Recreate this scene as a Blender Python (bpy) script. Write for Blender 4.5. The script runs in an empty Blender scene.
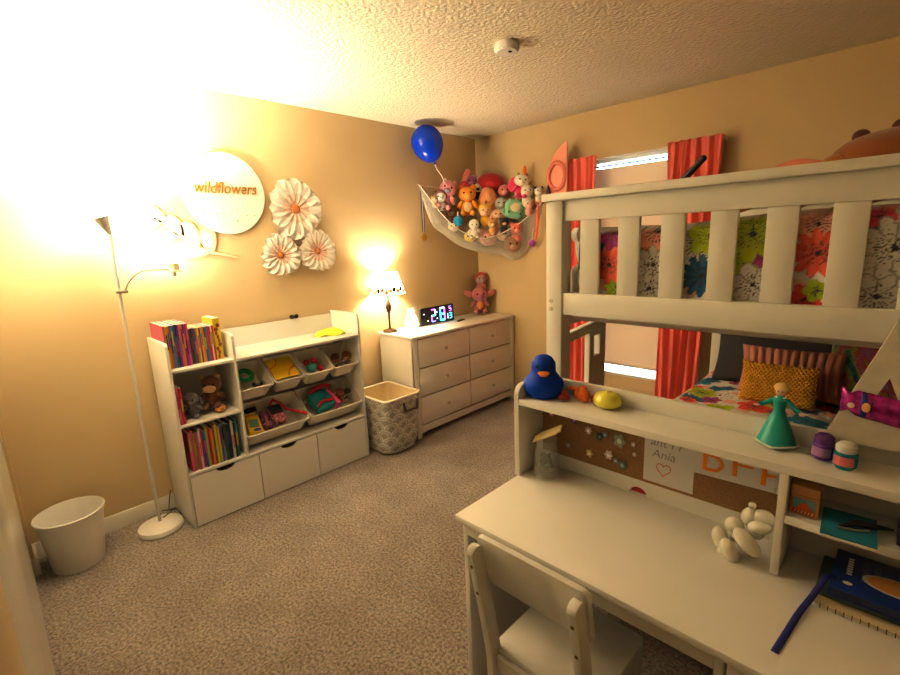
import bpy, bmesh, math, random
from mathutils import Vector, Matrix, Euler
random.seed(7)
scn = bpy.context.scene
COL = scn.collection
PI = math.pi

# ------------------------------------------------------------------ materials
MATS = {}
def mat(name, col, rough=.5, metal=0., bump=0., bscale=60., var=0., vscale=8., emit=None, estr=0., sheen=0., alpha=1., trans=0., coat=0., bdist=.002, spec=.5):
    if name in MATS: return MATS[name]
    m = bpy.data.materials.new(name); m.use_nodes = True
    nt = m.node_tree; b = nt.nodes['Principled BSDF']
    b.inputs['Base Color'].default_value = (*col, 1)
    b.inputs['Roughness'].default_value = rough
    b.inputs['Metallic'].default_value = metal
    b.inputs['Sheen Weight'].default_value = sheen
    b.inputs['Alpha'].default_value = alpha
    b.inputs['Transmission Weight'].default_value = trans
    b.inputs['Coat Weight'].default_value = coat
    b.inputs['Specular IOR Level'].default_value = spec
    if emit:
        b.inputs['Emission Color'].default_value = (*emit, 1); b.inputs['Emission Strength'].default_value = estr
    tc = nt.nodes.new('ShaderNodeTexCoord')
    if bump:
        n = nt.nodes.new('ShaderNodeTexNoise'); n.inputs['Scale'].default_value = bscale; n.inputs['Detail'].default_value = 5
        bp = nt.nodes.new('ShaderNodeBump'); bp.inputs['Strength'].default_value = bump; bp.inputs['Distance'].default_value = bdist
        nt.links.new(tc.outputs['Object'], n.inputs['Vector']); nt.links.new(n.outputs['Fac'], bp.inputs['Height']); nt.links.new(bp.outputs['Normal'], b.inputs['Normal'])
    if var:
        n2 = nt.nodes.new('ShaderNodeTexNoise'); n2.inputs['Scale'].default_value = vscale; n2.inputs['Detail'].default_value = 4
        r = nt.nodes.new('ShaderNodeValToRGB')
        r.color_ramp.elements[0].position = .35; r.color_ramp.elements[1].position = .65
        r.color_ramp.elements[0].color = (*[max(0, c * (1 - var)) for c in col], 1)
        r.color_ramp.elements[1].color = (*[min(1, c * (1 + var)) for c in col], 1)
        nt.links.new(tc.outputs['Object'], n2.inputs['Vector']); nt.links.new(n2.outputs['Fac'], r.inputs['Fac']); nt.links.new(r.outputs['Color'], b.inputs['Base Color'])
    MATS[name] = m
    return m
def cmat(col, rough=.6, **k):
    return mat('paint_%02x%02x%02x_%d' % (*[int(c * 255) for c in col], int(rough * 100)), col, rough, **k)
def plush_mat(col):
    return mat('plush_%02x%02x%02x' % tuple(int(c * 255) for c in col), col, .95, bump=.6, bscale=250, sheen=.4, bdist=.004)
def vcol_mat(name, rough=.85, bump=.3, bscale=90):
    m = mat(name, (1, 1, 1), rough, bump=bump, bscale=bscale)
    a = m.node_tree.nodes.new('ShaderNodeAttribute'); a.attribute_name = 'Col'
    m.node_tree.links.new(a.outputs['Color'], m.node_tree.nodes['Principled BSDF'].inputs['Base Color'])
    return m

WHITE = mat('white_lacquer', (.78, .775, .74), .42, bump=.05, bscale=300)
CREAM = mat('cream_painted_wood', (.78, .76, .70), .45, bump=.08, bscale=120)
BEDW = mat('bed_painted_wood', (.76, .76, .71), .5, bump=.1, bscale=90)
PLW = mat('white_plastic', (.78, .77, .74), .35)
TRIM = mat('trim_white', (.76, .74, .68), .4)
BLACK = mat('black_plastic', (.015, .015, .018), .4)
METAL = mat('brushed_nickel', (.55, .53, .5), .35, metal=1)
GOLD = mat('gold', (.75, .5, .15), .35, metal=.8)
WALLM = mat('tan_wall_paint', (.62, .495, .30), .75, bump=.12, bscale=160)
CEIL = mat('textured_ceiling', (.74, .68, .56), .9, bump=1., bscale=55, bdist=.012)
BINM = mat('bin_plastic', (.72, .68, .60), .45)

# ------------------------------------------------------------------ object helpers
def root_loc(p):
    v = Vector((0, 0, 0))
    while p is not None:
        v += p.location; p = p.parent
    return v
def obj(name, bm, m, parent=None, sharp=35, mats=None):
    me = bpy.data.meshes.new(name)
    if parent is not None: bmesh.ops.translate(bm, verts=bm.verts, vec=-root_loc(parent))
    bmesh.ops.recalc_face_normals(bm, faces=bm.faces)
    bm.to_mesh(me); bm.free()
    o = bpy.data.objects.new(name, me); COL.objects.link(o)
    for mm in (mats or [m]): me.materials.append(mm)
    for p in me.polygons: p.use_smooth = True
    me.set_sharp_from_angle(angle=math.radians(sharp))
    if parent is not None: o.parent = parent
    return o
def tag(o, label=None, cat=None, group=None, kind=None):
    if label: o['label'] = label
    if cat: o['category'] = cat
    if group: o['group'] = group
    if kind: o['kind'] = kind
    return o
def thing(name, label, cat, loc=(0, 0, 0), group=None):
    o = bpy.data.objects.new(name, None); COL.objects.link(o); o.location = loc; o.empty_display_size = .05
    return tag(o, label, cat, group)
def struct(name, bm, m, parent=None, **k):
    o = obj(name, bm, m, parent, **k)
    if parent is None: o['kind'] = 'structure'
    return o
def NB(): return bmesh.new()
def box(bm, x0, x1, y0, y1, z0, z1, bev=0., rot=None, seg=2, mi=0):
    t = bmesh.new()
    bmesh.ops.create_cube(t, size=1)
    bmesh.ops.scale(t, vec=(x1 - x0, y1 - y0, z1 - z0), verts=t.verts)
    if bev: bmesh.ops.bevel(t, geom=t.edges[:], offset=bev, segments=seg, profile=.5, affect='EDGES')
    M = Matrix.Translation(((x0 + x1) / 2, (y0 + y1) / 2, (z0 + z1) / 2))
    if rot: M = M @ Euler(rot).to_matrix().to_4x4()
    return merge(bm, t, M, mi)
def merge(bm, t, M=Matrix(), mi=0):
    vm = {}
    for v in t.verts: vm[v] = bm.verts.new(M @ v.co)
    for f in t.faces:
        try:
            g = bm.faces.new([vm[v] for v in f.verts]); g.material_index = mi if mi else f.material_index
        except ValueError: pass
    t.free(); return bm
def bx(*a, **k): return box(NB(), *a, **k)
def ell(bm, c, r, rot=None, u=20, v=12, mi=0, M0=None):
    t = bmesh.new(); bmesh.ops.create_uvsphere(t, u_segments=u, v_segments=v, radius=1)
    if not hasattr(r, '__len__'): r = (r, r, r)
    M = Matrix.Translation(c)
    if rot: M = M @ Euler(rot).to_matrix().to_4x4()
    M = M @ Matrix.Diagonal((*r, 1))
    if M0 is not None: M = M0 @ M
    return merge(bm, t, M, mi)
def el(*a, **k): return ell(NB(), *a, **k)
def tube(bm, pts, r, n=10, cap=True, mi=0):
    pts = [Vector(p) for p in pts]; N = len(pts)
    rs = r if hasattr(r, '__len__') else [r] * N
    rings = []; up = None
    for i, p in enumerate(pts):
        d = (pts[min(i + 1, N - 1)] - pts[max(i - 1, 0)]).normalized()
        if up is None:
            a = Vector((0, 0, 1)) if abs(d.z) < .9 else Vector((1, 0, 0))
            up = d.cross(a).normalized()
        else:
            up = (up - d * up.dot(d)).normalized()
        w = d.cross(up)
        rings.append([bm.verts.new(p + (up * math.cos(2 * PI * k / n) + w * math.sin(2 * PI * k / n)) * rs[i]) for k in range(n)])
    for a, b in zip(rings, rings[1:]):
        for k in range(n):
            f = bm.faces.new((a[k], a[(k + 1) % n], b[(k + 1) % n], b[k])); f.material_index = mi
    if cap:
        bm.faces.new(rings[0][::-1]).material_index = mi; bm.faces.new(rings[-1]).material_index = mi
    return bm
def lathe(bm, prof, c=(0, 0, 0), n=28, mi=0, M=None):
    rings = []
    for r, z in prof:
        if r < 1e-5: rings.append([bm.verts.new((0, 0, z))])
        else: rings.append([bm.verts.new((r * math.cos(2 * PI * k / n), r * math.sin(2 * PI * k / n), z)) for k in range(n)])
    for a, b in zip(rings, rings[1:]):
        for k in range(n):
            q = []
            for v in (a[k % len(a)], a[(k + 1) % n % len(a)], b[(k + 1) % n % len(b)], b[k % len(b)]):
                if v not in q: q.append(v)
            if len(q) > 2: bm.faces.new(q).material_index = mi
    vs = [v for rr in rings for v in rr]
    T = Matrix.Translation(c) @ (M if M is not None else Matrix())
    for v in vs: v.co = T @ v.co
    return bm
def prism(bm, poly, axis, a, b, mi=0, bev=0.):
    # poly: 2D points; axis x -> (y,z), y -> (x,z), z -> (x,y)
    def P(u, v, w): return {'x': (w, u, v), 'y': (u, w, v), 'z': (u, v, w)}[axis]
    t = bmesh.new()
    A = [t.verts.new(P(u, v, a)) for u, v in poly]; B = [t.verts.new(P(u, v, b)) for u, v in poly]
    n = len(poly)
    t.faces.new(A); t.faces.new(B[::-1])
    for i in range(n): t.faces.new((A[i], B[i], B[(i + 1) % n], A[(i + 1) % n]))
    bmesh.ops.recalc_face_normals(t, faces=t.faces)
    if bev: bmesh.ops.bevel(t, geom=t.edges[:], offset=bev, segments=2, profile=.5, affect='EDGES')
    bmesh.ops.triangulate(t, faces=[f for f in t.faces if len(f.verts) > 4])
    return merge(bm, t, Matrix(), mi)
def rrect(u0, u1, v0, v1, r, n=5, corners=(1, 1, 1, 1)):
    out = []
    for i, (cu, cv, a0) in enumerate(((u1 - r, v1 - r, 0), (u0 + r, v1 - r, 90), (u0 + r, v0 + r, 180), (u1 - r, v0 + r, 270))):
        if corners[i]:
            for k in range(n + 1):
                a = math.radians(a0 + 90 * k / n); out.append((cu + r * math.cos(a), cv + r * math.sin(a)))
        else:
            out.append(((u1, v1), (u0, v1), (u0, v0), (u1, v0))[i])
    return out
def grid(bm, nu, nv, f, mi=0, closed_u=False):
    V = [[bm.verts.new(f(i / (nu - (0 if closed_u else 1)), j / (nv - 1))) for j in range(nv)] for i in range(nu)]
    for i in range(nu if closed_u else nu - 1):
        for j in range(nv - 1):
            i2 = (i + 1) % nu
            bm.faces.new((V[i][j], V[i2][j], V[i2][j + 1], V[i][j + 1])).material_index = mi
    return V
def text_bm(s, size, ex=.0005, shear=0., align='CENTER'):
    cu = bpy.data.curves.new('t', 'FONT'); cu.body = s; cu.size = size; cu.extrude = ex; cu.shear = shear; cu.align_x = align; cu.resolution_u = 3
    cu.align_y = 'CENTER'
    o = bpy.data.objects.new('t', cu); COL.objects.link(o)
    me = bpy.data.meshes.new_from_object(o)
    bm = bmesh.new(); bm.from_mesh(me)
    bpy.data.objects.remove(o); bpy.data.curves.remove(cu); bpy.data.meshes.remove(me)
    return bm
def xform(bm, M): bmesh.ops.transform(bm, matrix=M, verts=bm.verts); return bm
def basis(loc, x, y):   # local x,y axes into world
    x = Vector(x).normalized(); y = Vector(y).normalized(); z = x.cross(y)
    M = Matrix((x, y, z)).transposed().to_4x4(); M.translation = loc; return M

# ------------------------------------------------------------------ camera
CAM = (3.05537, -3.49802, 1.51355); yaw, pitch, roll = .784335, -.201867, -.0416517
f = Vector((-math.sin(yaw) * math.cos(pitch), math.cos(yaw) * math.cos(pitch), math.sin(pitch)))
r = Vector((math.cos(yaw), math.sin(yaw), 0)); u = r.cross(f)
r2 = r * math.cos(roll) + u * math.sin(roll); u2 = -r * math.sin(roll) + u * math.cos(roll)
cd = bpy.data.cameras.new('camera'); cd.sensor_width = 36; cd.lens = 467.34 * 36 / 900; cd.clip_start = .005
cam = bpy.data.objects.new('camera', cd); COL.objects.link(cam)
M = Matrix((r2, u2, -f)).transposed().to_4x4(); M.translation = CAM; cam.matrix_world = M
scn.camera = cam

# ------------------------------------------------------------------ room
H = 2.44; XR = 3.72; YF = -3.52
def carpet():
    m = mat('carpet', (.40, .32, .27), 1., sheen=.3)
    nt = m.node_tree; b = nt.nodes['Principled BSDF']
    tc = nt.nodes.new('ShaderNodeTexCoord')
    n1 = nt.nodes.new('ShaderNodeTexNoise'); n1.inputs['Scale'].default_value = 85; n1.inputs['Detail'].default_value = 6; n1.inputs['Roughness'].default_value = .7
    n2 = nt.nodes.new('ShaderNodeTexNoise'); n2.inputs['Scale'].default_value = 5; n2.inputs['Detail'].default_value = 4
    r = nt.nodes.new('ShaderNodeValToRGB')
    e = r.color_ramp.elements; e[0].position = .36; e[0].color = (.09, .075, .065, 1); e[1].position = .62; e[1].color = (.50, .43, .38, 1)
    mx = nt.nodes.new('ShaderNodeMix'); mx.data_type = 'RGBA'; mx.blend_type = 'MULTIPLY'; mx.inputs[0].default_value = 1
    r2_ = nt.nodes.new('ShaderNodeValToRGB'); r2_.color_ramp.elements[0].position = .35; r2_.color_ramp.elements[0].color = (.8, .79, .78, 1); r2_.color_ramp.elements[1].position = .65
    bp = nt.nodes.new('ShaderNodeBump'); bp.inputs['Strength'].default_value = 1; bp.inputs['Distance'].default_value = .012
    L = nt.links
    L.new(tc.outputs['Object'], n1.inputs['Vector']); L.new(tc.outputs['Object'], n2.inputs['Vector'])
    L.new(n1.outputs['Fac'], r.inputs['Fac']); L.new(n2.outputs['Fac'], r2_.inputs['Fac'])
    L.new(r.outputs['Color'], mx.inputs[6]); L.new(r2_.outputs['Color'], mx.inputs[7]); L.new(mx.outputs[2], b.inputs['Base Color'])
    L.new(n1.outputs['Fac'], bp.inputs['Height']); L.new(bp.outputs['Normal'], b.inputs['Normal'])
    return m
struct('floor', bx(-.1, XR + .1, -4.9, .15, -.1, 0), carpet())
struct('ceiling', bx(-.1, XR + .1, -4.9, .15, H, H + .1), CEIL)
struct('wall_left', bx(-.1, 0, -3.62, .15, 0, H), WALLM)
# back wall with window opening
WX0, WX1, WZ0, WZ1 = 1.17, 1.90, .425, 2.085
bm = NB()
box(bm, 0, WX0, 0, .12, 0, H); box(bm, WX1, XR, 0, .12, 0, H); box(bm, WX0, WX1, 0, .12, 0, WZ0); box(bm, WX0, WX1, 0, .12, WZ1, H)
struct('wall_back', bm, WALLM)
struct('wall_right', bx(XR, XR + .1, -4.9, .15, 0, H), WALLM)
bm = NB(); box(bm, 0, .16, -3.62, YF, 0, H); box(bm, .16, 2.79, -3.62, -3.55, 0, H); box(bm, 3.5, XR, -3.62, YF, 0, H); box(bm, 2.79, 3.5, -3.62, -3.53, 2.1, H)
struct('wall_front', bm, WALLM)
bm = NB(); box(bm, 2.45, 2.55, -4.9, -3.62, 0, H); box(bm, 2.45, XR, -4.95, -4.85, 0, H)
struct('wall_hall', bm, WALLM)
# closet door and casing in the front wall
d1 = struct('door_1', bx(.20, 2.74, -3.55, -3.533, .02, 2.05, bev=.003), mat('glossy_door_white', (.75, .74, .66), .22, coat=.3))
tag(d1, 'glossy white closet door beside the white trash can')
bm = NB(); box(bm, 2.74, 2.87, -3.56, -3.514, 0, 2.15, bev=.004)
struct('trim_1', bm, WALLM)
# baseboards
def bb(name, bm): return struct(name, bm, TRIM)
bm = NB(); prism(bm, [(0, 0), (.014, 0), (.014, .07), (.008, .09), (0, .09)], 'y', -3.52, 0); bb('baseboard_left', bm)
bm = NB(); prism(bm, [(0, 0), (-.014, 0), (-.014, .07), (-.008, .09), (0, .09)], 'x', 0.014, XR); bb('baseboard_back', bm)
bm = NB(); box(bm, 0.014, .175, YF, YF + .014, 0, .09, bev=.002); box(bm, .16, .174, -3.545, YF, 0, .09); bb('baseboard_front', bm)
bm = NB(); box(bm, XR - .014, XR, -3.5, -.014, 0, .09, bev=.002); bb('baseboard_right', bm)
# window
fr = NB()
for a in ((WX0, WX0 + .035, .05, .1, WZ0, WZ1), (WX1 - .035, WX1, .05, .1, WZ0, WZ1), (WX0, WX1, .05, .1, WZ0, WZ0 + .008), (WX0, WX1, .05, .1, WZ1 - .03, WZ1), (WX0, WX1, .055, .095, 1.24, 1.275)):
    box(fr, *a, bev=.003)
w1 = struct('window_1', fr, TRIM)
g = obj('pane', bx(WX0 + .02, WX1 - .02, .075, .079, WZ0 + .02, WZ1 - .02), mat('window_glass', (.9, .95, 1), .05, trans=1, alpha=.35), w1)
sk = mat('overcast_daylight', (.8, .9, 1), 1, emit=(.72, .88, 1), estr=6)
struct('window_backdrop', bx(WX0 - .05, WX1 + .05, .16, .165, WZ0 - .1, WZ1 + .1), sk)
struct('window_sill', bx(WX0, WX1, -.005, .05, WZ0 - .02, WZ0 + .003, bev=.003), TRIM)

# roller shade
t = thing('roller_shade', 'cream fabric roller shade pulled down in the window', 'window shade', (1.535, .02, 2.0))
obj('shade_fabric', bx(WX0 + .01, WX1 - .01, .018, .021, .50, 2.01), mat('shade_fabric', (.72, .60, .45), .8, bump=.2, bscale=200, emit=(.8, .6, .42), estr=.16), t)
obj('bottom_bar', bx(WX0 + .01, WX1 - .01, .012, .027, .485, .507, bev=.003), cmat((.75, .65, .5)), t)
tu = NB(); tube(tu, [(WX0 + .01, .03, 2.03), (WX1 - .01, .03, 2.03)], .006, 10); obj('tube', tu, cmat((.08, .18, .4)), t)
obj('pull_tab', bx(1.505, 1.535, .008, .014, .50, .515, bev=.002), cmat((.7, .8, .85)), t)

# ------------------------------------------------------------------ curtains
CUR = mat('coral_curtain', (.84, .20, .165), .8, bump=.3, bscale=220, sheen=.2)
rod = thing('curtain_rod', 'white curtain rod above the window holding the coral curtains', 'curtain rod', (1.5, -.06, 2.075))
b = NB(); tube(b, [(.86, -.06, 2.075), (2.12, -.06, 2.075)], .008, 12); obj('pole', b, PLW, rod)
for x in (.855, 2.125): obj('finial', el((x, -.06, 2.075), .014), PLW, rod)
for x in (.95, 2.03): obj('bracket', bx(x - .008, x + .008, -.06, 0, 2.068, 2.082, bev=.002), PLW, rod)
def curtain(x0, x1, nf, top, bot, label, flare):
    b = NB()
    def fn(u_, v_):
        x = x0 + (x1 - x0) * u_; z = top + (bot - top) * v_
        a = .016 + .012 * min(1, v_ * 3)
        ph = u_ * nf * 2 * PI + .9 * math.sin(3 * v_ + 4 * u_)
        y = -.098 + a * math.sin(ph) + .006 * math.sin(ph * 2.3 + v_ * 5)
        x += .008 * math.sin(v_ * 6 + u_ * 9) + flare * u_ * max(0, v_ - .1) * .3
        if v_ < .03: z += .006 * math.sin(ph)
        return (x, y, z)
    grid(b, int(nf * 14), 40, fn)
    o = obj('curtain', b, CUR, sharp=80)
    s = o.modifiers.new('s', 'SOLIDIFY'); s.thickness = .003
    tag(o, label, 'curtain', 'coral curtain panels')
curtain(.885, 1.278, 6, 2.10, .06, 'coral curtain panel between the toy hammock and the window shade', 0)
curtain(1.79, 2.125, 5, 2.10, .06, 'coral curtain panel on the side of the window by the bunk pillows', -.3)

# ------------------------------------------------------------------ ceiling smoke detector
t = thing('smoke_detector', 'round white smoke detector on the textured ceiling', 'smoke detector', (1.53, -1.5, H))
b = NB(); lathe(b, [(0, 0), (.055, 0), (.06, -.012), (.06, -.03), (.05, -.04), (0, -.042)], (1.53, -1.5, H)); obj('housing', b, PLW, t)
obj('button', el((1.55, -1.5, H - .042), (.01, .01, .004)), BLACK, t)
b = NB()
for k in range(16):
    a = k * PI / 8; box(b, 1.53 + .05 * math.cos(a) - .004, 1.53 + .05 * math.cos(a) + .004, -1.5 + .05 * math.sin(a) - .004, -1.5 + .05 * math.sin(a) + .004, H - .037, H - .02)
obj('vent', b, cmat((.3, .28, .25)), t)

# ------------------------------------------------------------------ shelf unit
SX = .356; Y0, YM, Y1 = -2.869, -2.53, -1.677; T = .015
su = thing('toy_storage_shelf', 'white toy storage shelf with tilted bins and three bottom drawers', 'storage shelf', (.18, -2.27, 0))
def sidepanel(y0, y1, zb, ztop=1.057):
    return prism(NB(), [(.015, zb), (SX, zb), (SX, ztop - .014), (SX - .016, ztop), (.015, ztop)], 'y', y0, y1, bev=.0015)
# prism 'y' poly is (x,z)
obj('side_panel', sidepanel(Y0, Y0 + T, 0), WHITE, su)
obj('side_panel', sidepanel(Y1 - T, Y1, 0), WHITE, su)
obj('divider', sidepanel(YM - T / 2, YM + T / 2, .32), WHITE, su)
obj('back_board', bx(.015, .025, Y0 + T, Y1 - T, .05, 1.035, bev=.001), WHITE, su)
for y0, y1, z, d in ((Y0 + T, YM - T / 2, .911, SX), (YM + T / 2, Y1 - T, .911, SX), (Y0 + T, YM - T / 2, .607, SX), (Y0 + T, Y1 - T, .323, SX)):
    obj('shelf', bx(.025, d, y0, y1, z - .016, z, bev=.0015), WHITE, su)
obj('floor_board', bx(.025, SX - .02, Y0 + T, Y1 - T, .005, .018), WHITE, su)
for z, x in ((.80, .14), (.52, .14)):
    obj('bin_rail', bx(x - .006, x + .006, YM + T / 2, Y1 - T, z - .085, z - .06, bev=.002), WHITE, su)
dy = (Y1 - T - Y0 - T) / 3
for k in range(3):
    a = Y0 + T + k * dy + .003; bq = a + dy - .006; c = (a + bq) / 2
    poly = [(a, .008), (bq, .008), (bq, .302)]
    for i in range(13):
        an = PI * i / 12; poly.append((c + .052 * math.cos(an), .302 - .026 * math.sin(an)))
    poly.append((a, .302))
    dr = obj('drawer_front', prism(NB(), poly, 'x', SX - .016, SX - .001), WHITE, su)
    obj('drawer_box', bx(.04, SX - .018, a + .006, bq - .006, .02, .26), cmat((.12, .10, .08)), dr)
# bins
def bin_thing(ya, yb, front_z, back, label):
    W = yb - ya; cx = SX - .012; L = math.hypot(back[0] - cx, back[1] - front_z); tilt = math.atan2(back[1] - front_z, cx - back[0])
    t = thing('storage_bin', label, 'bin', (0, 0, 0), 'white plastic bins tilted in the toy shelf')
    D = .112 if W < .3 else .118; ins = .022; th = .003
    def ring(w, l0, l1, z, r=.015):
        return [(p[0], p[1], z) for p in rrect(l0, l1, -w / 2, w / 2, r, 4)]
    b = NB()
    rings = [ring(W, 0, L, -.012), ring(W, 0, L, 0), ring(W - .014, .008, L - .008, 0), ring(W - .018, .012, L - .012, -.01), ring(W - 2 * ins - .006, .018, L - .028, -D + th, .02)]
    vs = [[b.verts.new(p) for p in R_] for R_ in rings]
    out = [ring(W - .012, .007, L - .007, -.012), ring(W - 2 * ins, .015, L - .025, -D, .02)]
    vo = [[b.verts.new(p) for p in R_] for R_ in out]
    def br(A, B):
        n = len(A)
        for i in range(n): b.faces.new((A[i], A[(i + 1) % n], B[(i + 1) % n], B[i]))
    for A, B in zip(vs, vs[1:]): br(A, B)
    b.faces.new(vs[-1]); br(vs[0], vo[0]); br(vo[0], vo[1]); b.faces.new(vo[1])
    # local: x from front(0) backwards L ; map to world -x, up by tilt
    M = Matrix.Translation((cx + .01, (ya + yb) / 2, front_z)) @ Matrix.Rotation(tilt, 4, 'Y') @ Matrix.Diagonal((-1, 1, 1, 1))
    xform(b, M)
    o = obj('shell', b, BINM, t)
    return M
w4 = (Y1 - T - YM - T / 2) / 4; w2 = w4 * 2
binM = []
for k, lb in enumerate(('upper white bin beside the shelf divider, holding a green ring toy', 'upper white bin with a yellow folder in it', 'upper white bin with a teal and red ball toy', 'upper white bin at the lamp end, holding little dolls')):
    a = YM + T / 2 + k * w4 + .003; binM.append(bin_thing(a, a + w4 - .006, .712, (.165, .845), lb))
for k, lb in enumerate(('wide lower white bin with a yellow crayon box', 'wide lower white bin with a teal tote bag')):
    a = YM + T / 2 + k * w2 + .003; binM.append(bin_thing(a, a + w2 - .006, .425, (.14, .575), lb))
# contents, placed in each bin's own frame (x back from the front rim, y across, z up out of the bin)
def put(M, bm): return xform(bm, M)
RED = cmat((.6, .03, .05)); TEAL = cmat((.03, .42, .45)); YEL = cmat((.85, .62, .03)); GRN = cmat((.02, .38, .12)); BRN = cmat((.22, .09, .04)); PINK = cmat((.8, .25, .4))
M = binM[0]
b = NB(); lathe(b, [(.028, -.008), (.048, -.008), (.055, .0), (.048, .01), (.03, .008), (.028, -.008)], (.14, -.02, -.035)); tag(obj('ring_toy', put(M, b), GRN), 'round green plastic ring toy in the upper bin by the divider', 'toy')
t = thing('toy_car', 'small dark toy car in the bin with the green ring', 'toy')
obj('body', put(M, box(NB(), .05, .08, .0, .06, -.06, -.042, bev=.006)), cmat((.05, .05, .06)), t)
obj('cabin', put(M, box(NB(), .055, .075, .015, .045, -.045, -.03, bev=.005)), cmat((.3, .3, .3)), t)
M = binM[1]
t = thing('folder', 'yellow folder with orange curved stripes in the second upper bin', 'folder')
obj('cover', put(M, box(NB(), .035, .205, -.082, .082, -.022, -.014, bev=.002)), cmat((.9, .62, .02)), t)
b = NB()
for c0, rr in (((.20, -.085), .07), ((.04, .085), .07)):
    p = []
    for i in range(11):
        a = (PI / 2) * i / 10 + (PI / 2 if c0[0] > .1 else -PI / 2) + 0
        p.append((c0[0] + rr * math.cos(a + (0 if c0[0] > .1 else 0)), c0[1] + rr * math.sin(a) , -.0125))
    p = [(min(.204, max(.036, q[0])), min(.081, max(-.081, q[1])), q[2]) for q in p]
    tube(b, p, .0035, 6)
obj('orange_stripes', put(M, b), cmat((.8, .22, .02)), t)
M = binM[2]
t = thing('ball_toy', 'teal ball toy with red ends in the third upper bin', 'toy')
obj('ball', put(M, el((.08, -.015, -.035), .033)), cmat((.08, .4, .42)), t)
for q in ((.13, -.03, -.035), (.125, .02, -.03), (.07, .045, -.045)): obj('red_knob', put(M, el(q, (.025, .02, .02))), RED, t)
# flags for plush / doll builder below ------------------------------------------------
FACE = PI / 4
def figure(name, label, cat, pos, s, body, head=None, ears='round', earc=None, muz=None, belly=None, limb=None, lie=0., yaw_=FACE, group=None, eye=(.01, .01, .01), parts='full', tiltx=0., roll_=0., hair=None, headr=(1, .92, .95), snout=.42, onframe=None, hood=None):
    """plush figure: pos is the head's centre, s the head radius; faces local -Y"""
    head = head or body; earc = earc or head; limb = limb or body
    R_ = Euler((tiltx, roll_, yaw_)).to_matrix().to_4x4()
    M = (Matrix.Translation(pos) @ R_) if onframe is None else onframe @ Matrix.Translation(pos) @ R_
    t = thing(name, label, cat, tuple(M.translation), group)
    def P(nm, bm, col, par=t): return obj(nm, xform(bm, M), plush_mat(col) if not isinstance(col, bpy.types.Material) else col, par)
    hd = P('head', el((0, 0, 0), (s * headr[0], s * headr[1], s * headr[2])), head)
    if parts != 'head':
        P('body', el((0, .1 * s, -1.45 * s), (.8 * s, .7 * s, .95 * s)), body)
        if belly: P('belly', el((0, -.34 * s, -1.4 * s), (.5 * s, .32 * s, .62 * s)), belly)
    if muz: P('muzzle', el((0, -.72 * s, -.28 * s), (snout * s, .35 * s, snout * .75 * s)), muz, hd)
    e = plush_mat(eye) if False else cmat(eye, .2)
    for k in (-1, 1):
        P('eye', el((k * .38 * s, -.86 * s * headr[1], .1 * s), .12 * s, u=10, v=8), e, hd)
        if ears == 'round': P('ear', el((k * .68 * s, 0, .72 * s), (.33 * s, .16 * s, .33 * s), u=14, v=10), earc, hd)
        if ears == 'point': P('ear', lathe(NB(), [(.0, .5 * s), (.14 * s, .25 * s), (.28 * s, 0), (0, -.05 * s)], (k * .55 * s, 0, .65 * s), 12), earc, hd)
        if ears == 'long': P('ear', el((k * .5 * s, 0, 1.35 * s), (.24 * s, .14 * s, .75 * s), (0, k * .3, 0), u=14, v=10), earc, hd)
        if ears == 'flop': P('ear', el((k * 1.0 * s, .05 * s, -.1 * s), (.3 * s, .2 * s, .7 * s), (0, k * -.35, 0), u=14, v=10), earc, hd)
        if ears == 'big': P('ear', el((k * 1.35 * s, .1 * s, .1 * s), (.75 * s, .14 * s, .42 * s), (0, k * -.5, 0), u=14, v=10), earc, hd)
        if parts == 'full':
            P('arm', el((k * .85 * s, -.25 * s, -1.15 * s), (.26 * s, .28 * s, .6 * s), (.5, k * -.6, 0), u=14, v=10), limb)
            P('leg', el((k * .55 * s, -.7 * s, -2.1 * s), (.3 * s, .6 * s, .3 * s), u=14, v=10), limb)
    if ears == 'horn':
        P('horn', lathe(NB(), [(0, .75 * s), (.1 * s, .3 * s), (.16 * s, 0)], (0, -.3 * s, .85 * s), 12), (.85, .6, .15), hd)
    if hair: P('hair', el((0, .18 * s, .22 * s), (1.08 * s, 1.0 * s, .95 * s)), hair, hd)
    if hood: P('hood', el((0, .22 * s, .12 * s), (1.15 * s, 1.0 * s, 1.1 * s)), hood, hd)
    return t
M = binM[3]
figure('small_doll', 'small brown doll in a white dress in the bin at the lamp end', 'doll', (.09, -.045, -.01), .03, (.7, .7, .66), (.35, .16, .07), ears='none', limb=(.35, .16, .07), onframe=M, yaw_=-PI / 2, tiltx=0, hair=(.08, .03, .02))
figure('small_doll', 'small doll with brown hair and purple top beside the white-dressed doll', 'doll', (.09, .045, -.01), .03, (.3, .1, .25), (.5, .25, .12), ears='none', limb=(.75, .7, .65), onframe=M, yaw_=-PI / 2 , hair=(.14, .05, .02))
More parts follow.
